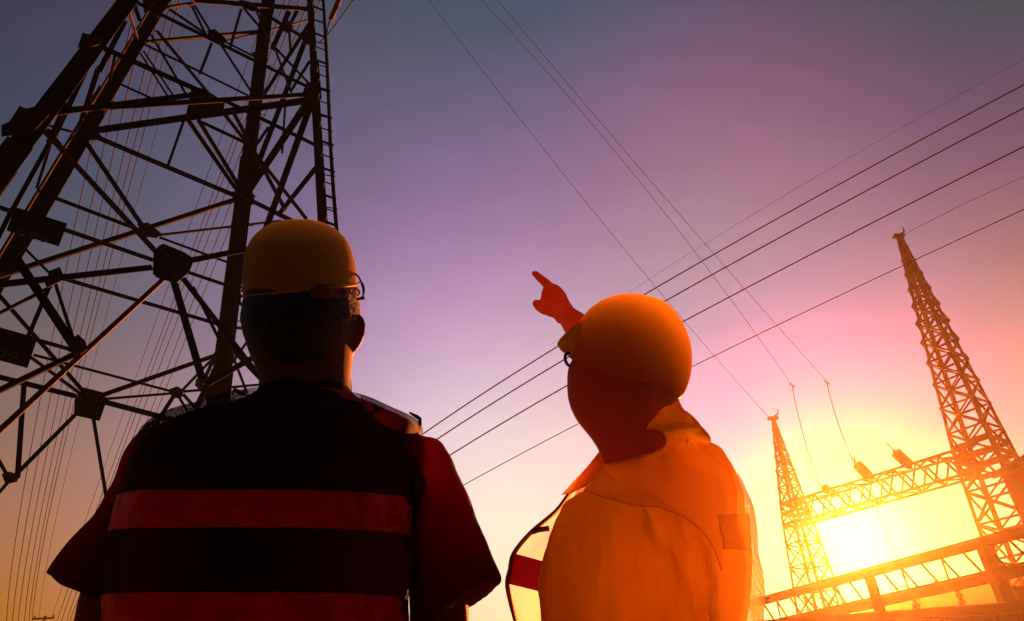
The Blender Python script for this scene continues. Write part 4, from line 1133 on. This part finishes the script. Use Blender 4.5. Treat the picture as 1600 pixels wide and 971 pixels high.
# the open front flap, blown to the left
outer = [(934, 716), (906, 748), (888, 774), (868, 800), (830, 832), (803, 865), (797, 890), (793, 917), (806, 971), (822, 1020), (835, 1070)]
inner = [(960, 722), (945, 755), (930, 800), (915, 830), (900, 860), (895, 890), (892, 915), (890, 940), (890, 990), (890, 1030), (890, 1075)]
def flap(j0, j1, mt, name, parent, lift=0.0, thick=0.0, y0=None, y1=None):
    O = spline([tuple(map(float, q)) for q in outer], 8); I = spline([tuple(map(float, q)) for q in inner], 8)
    rows = [(o_, i_) for o_, i_ in zip(O, I) if (y0 is None or (y0 <= o_[1] <= y1))]
    n = 14; v, f = [], []
    for o_, i_ in rows:
        for k in range(n+1):
            t = k/n; x = o_[0]+(i_[0]-o_[0])*t; y = o_[1]+(i_[1]-o_[1])*t
            Yv = Y2 + .12 - .14*t + .012*math.sin(t*9 + o_[1]*.03) - lift
            v.append(U(x, y, Yv))
    m_ = len(rows)
    for r_ in range(m_-1):
        for k in range(n):
            a_ = r_*(n+1)+k; f.append((a_, a_+1, a_+n+2, a_+n+1))
    o = MB().add(v, f).build(name, mt, parent, True)
    ul = o.data.uv_layers.new(name='UVMap')
    for lp in o.data.loops:
        r_, k_ = divmod(lp.vertex_index, n+1); ul.data[lp.index].uv = (k_*.0085, r_*.0085)
    if thick:
        s_ = o.modifiers.new('t', 'SOLIDIFY'); s_.thickness = thick
    return o
fl = flap(0, 1, VEST2, 'vest_flap', V2)
flap(0, 1, BAND3, 'reflective_band', V2, lift=.002, thick=.0015, y0=862, y1=914)
MB().add(*tube([U(x, y, Y2+.118) for x, y in spline([tuple(map(float, q)) for q in outer], 4)], .0052, 8)).build('piping', EDGE2, V2)
MB().add(*tube([U(x, y, Y2+.05) for x, y in [(830, 832), (842, 828), (858, 826)]], .006, 8)).build('piping', EDGE2, V2)
# helmet
hs = [(897, 560, 1060, 626, .95), (896.5, 545, 1070, 613, .96), (898, 524, 1078.5, 590, .97), (904, 506, 1081.5, 562, .97), (916, 489, 1079, 535, .96), (931, 475, 1069, 508, .94), (951, 464.5, 1053, 484, .9), (973, 459, 1032, 468, .85), (993, 458.5, 1008, 461, .8)]
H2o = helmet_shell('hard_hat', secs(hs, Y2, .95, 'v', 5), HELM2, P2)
br = [(914, 506, 930, 578, .9), (899, 515, 910, 571, 1.3), (887, 526, 899, 564, 1.7), (877, 535, 887, 554, 2.2), (871.5, 540, 875, 546, 3)]
me_s = secs(br, Y2, 1.0, 'v', 4)
MB().add(*sect_loft(me_s, 32)).build('brim', HELM2, H2o, True)
A, B, b, ax3 = secs(hs[:2], Y2, .95, 'v', 4)[0]
cc = (A+B)/2; aa = (B-A)/2; nn_ = (ax3 - aa.normalized()*ax3.dot(aa.normalized())).normalized()
MB().add(*tube([cc + aa*math.cos(2*PI*k/48) + nn_*b*math.sin(2*PI*k/48) for k in range(49)], .0032, 8)).build('rim', HELM2, H2o, True)
# yoke panel of the vest, draped over the near shoulder and bound along the armhole
from mathutils.bvhtree import BVHTree
dg_ = bpy.context.evaluated_depsgraph_get(); dg_.update()
trees = []
for o_ in (SH2, V2):
    trees.append((BVHTree.FromObject(o_, dg_), Vector(parent_origin(o_.parent)) if o_.parent else Vector()))
def drape(px, py, lift):
    d_ = ray(px, py).normalized(); best_ = None
    for tr_, of_ in trees:
        h_ = tr_.ray_cast(CAM - of_, d_)
        if h_[0] is not None and (best_ is None or h_[3] < best_): best_ = h_[3]
    return CAM + d_*((best_ or 1.6) - lift)
top = spline([tuple(map(float, q)) for q in [(932, 738), (955, 724), (990, 722), (1030, 724), (1070, 728), (1105, 738), (1135, 756)]], 6)
bot = spline([tuple(map(float, q)) for q in [(912, 766), (946, 778), (990, 790), (1030, 793), (1076, 813), (1110, 848), (1128, 892)]], 6)
v, f = [], []
K = 16
for a_, b_ in zip(top, bot):
    for k in range(K+1):
        t_ = k/K; v.append(drape(a_[0]+(b_[0]-a_[0])*t_, a_[1]+(b_[1]-a_[1])*t_, .004 + .006*math.sin(t_*PI)))
for r_ in range(len(top)-1):
    for k in range(K):
        i_ = r_*(K+1)+k; f.append((i_, i_+1, i_+K+2, i_+K+1))
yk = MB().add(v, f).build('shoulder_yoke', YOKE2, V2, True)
ul = yk.data.uv_layers.new(name='UVMap')
for lp in yk.data.loops:
    r_, k_ = divmod(lp.vertex_index, K+1); ul.data[lp.index].uv = (k_*.0085, r_*.0085)
MB().add(*tube([drape(x, y, .006) for x, y in bot], .0011, 8)).build('armhole_binding', YOKE2B, V2, True)
# harness tab behind the ear and glasses
MB().add(*tube([U(x, y, Y2) for x, y in [(1062, 618), (1054, 622), (1050, 632)]], .003, 8)).build('strap_clip', STRAP, P2)
gl = thing('glasses', U(890, 562, Y2) , None, None); gl.parent = P2; gl.location = Vector(gl.location) - Vector(P2.location)
del gl
for o in [o for o in bpy.data.objects if o.name.startswith('glasses')]: bpy.data.objects.remove(o)
gpts = spline([tuple(map(float, q)) for q in [(896, 551), (887, 552), (883, 557), (884, 565), (888, 571), (893, 572)]], 4)
G = MB().add(*tube([U(x, y, Y2-.02) for x, y in gpts], .0038, 8)).build('glasses', GLASSM, P2, True)
MB().add(*tube([U(893, 558, Y2-.02), U(901, 566, Y2-.03)], .002, 6)).build('temple', GLASSM, G)

# ------------------------------------------------------------------ the air
HAZE_D = 0.0012  # haze added in place of lens glare, tinted for its warm veil
hz_m = bpy.data.materials.new('haze_air'); hz_m.use_nodes = True
t = hz_m.node_tree
for n in list(t.nodes): t.nodes.remove(n)
pv = t.nodes.new('ShaderNodeVolumePrincipled')
pv.inputs['Color'].default_value = (0.97, 0.78, 0.42, 1)
pv.inputs['Density'].default_value = HAZE_D
pv.inputs['Anisotropy'].default_value = 0.89
mo = t.nodes.new('ShaderNodeOutputMaterial')
t.links.new(pv.outputs[0], mo.inputs['Volume'])
v, f = box(Vector((0, 60, 15.5)), Vector((160, 0, 0)), Vector((0, 160, 0)), Vector((0, 0, 17.0)))
hz_o = mesh_obj('haze', v, f, hz_m)
tag(hz_o, 'thin warm haze added to carry the glare around the sun', None, kind='stuff')
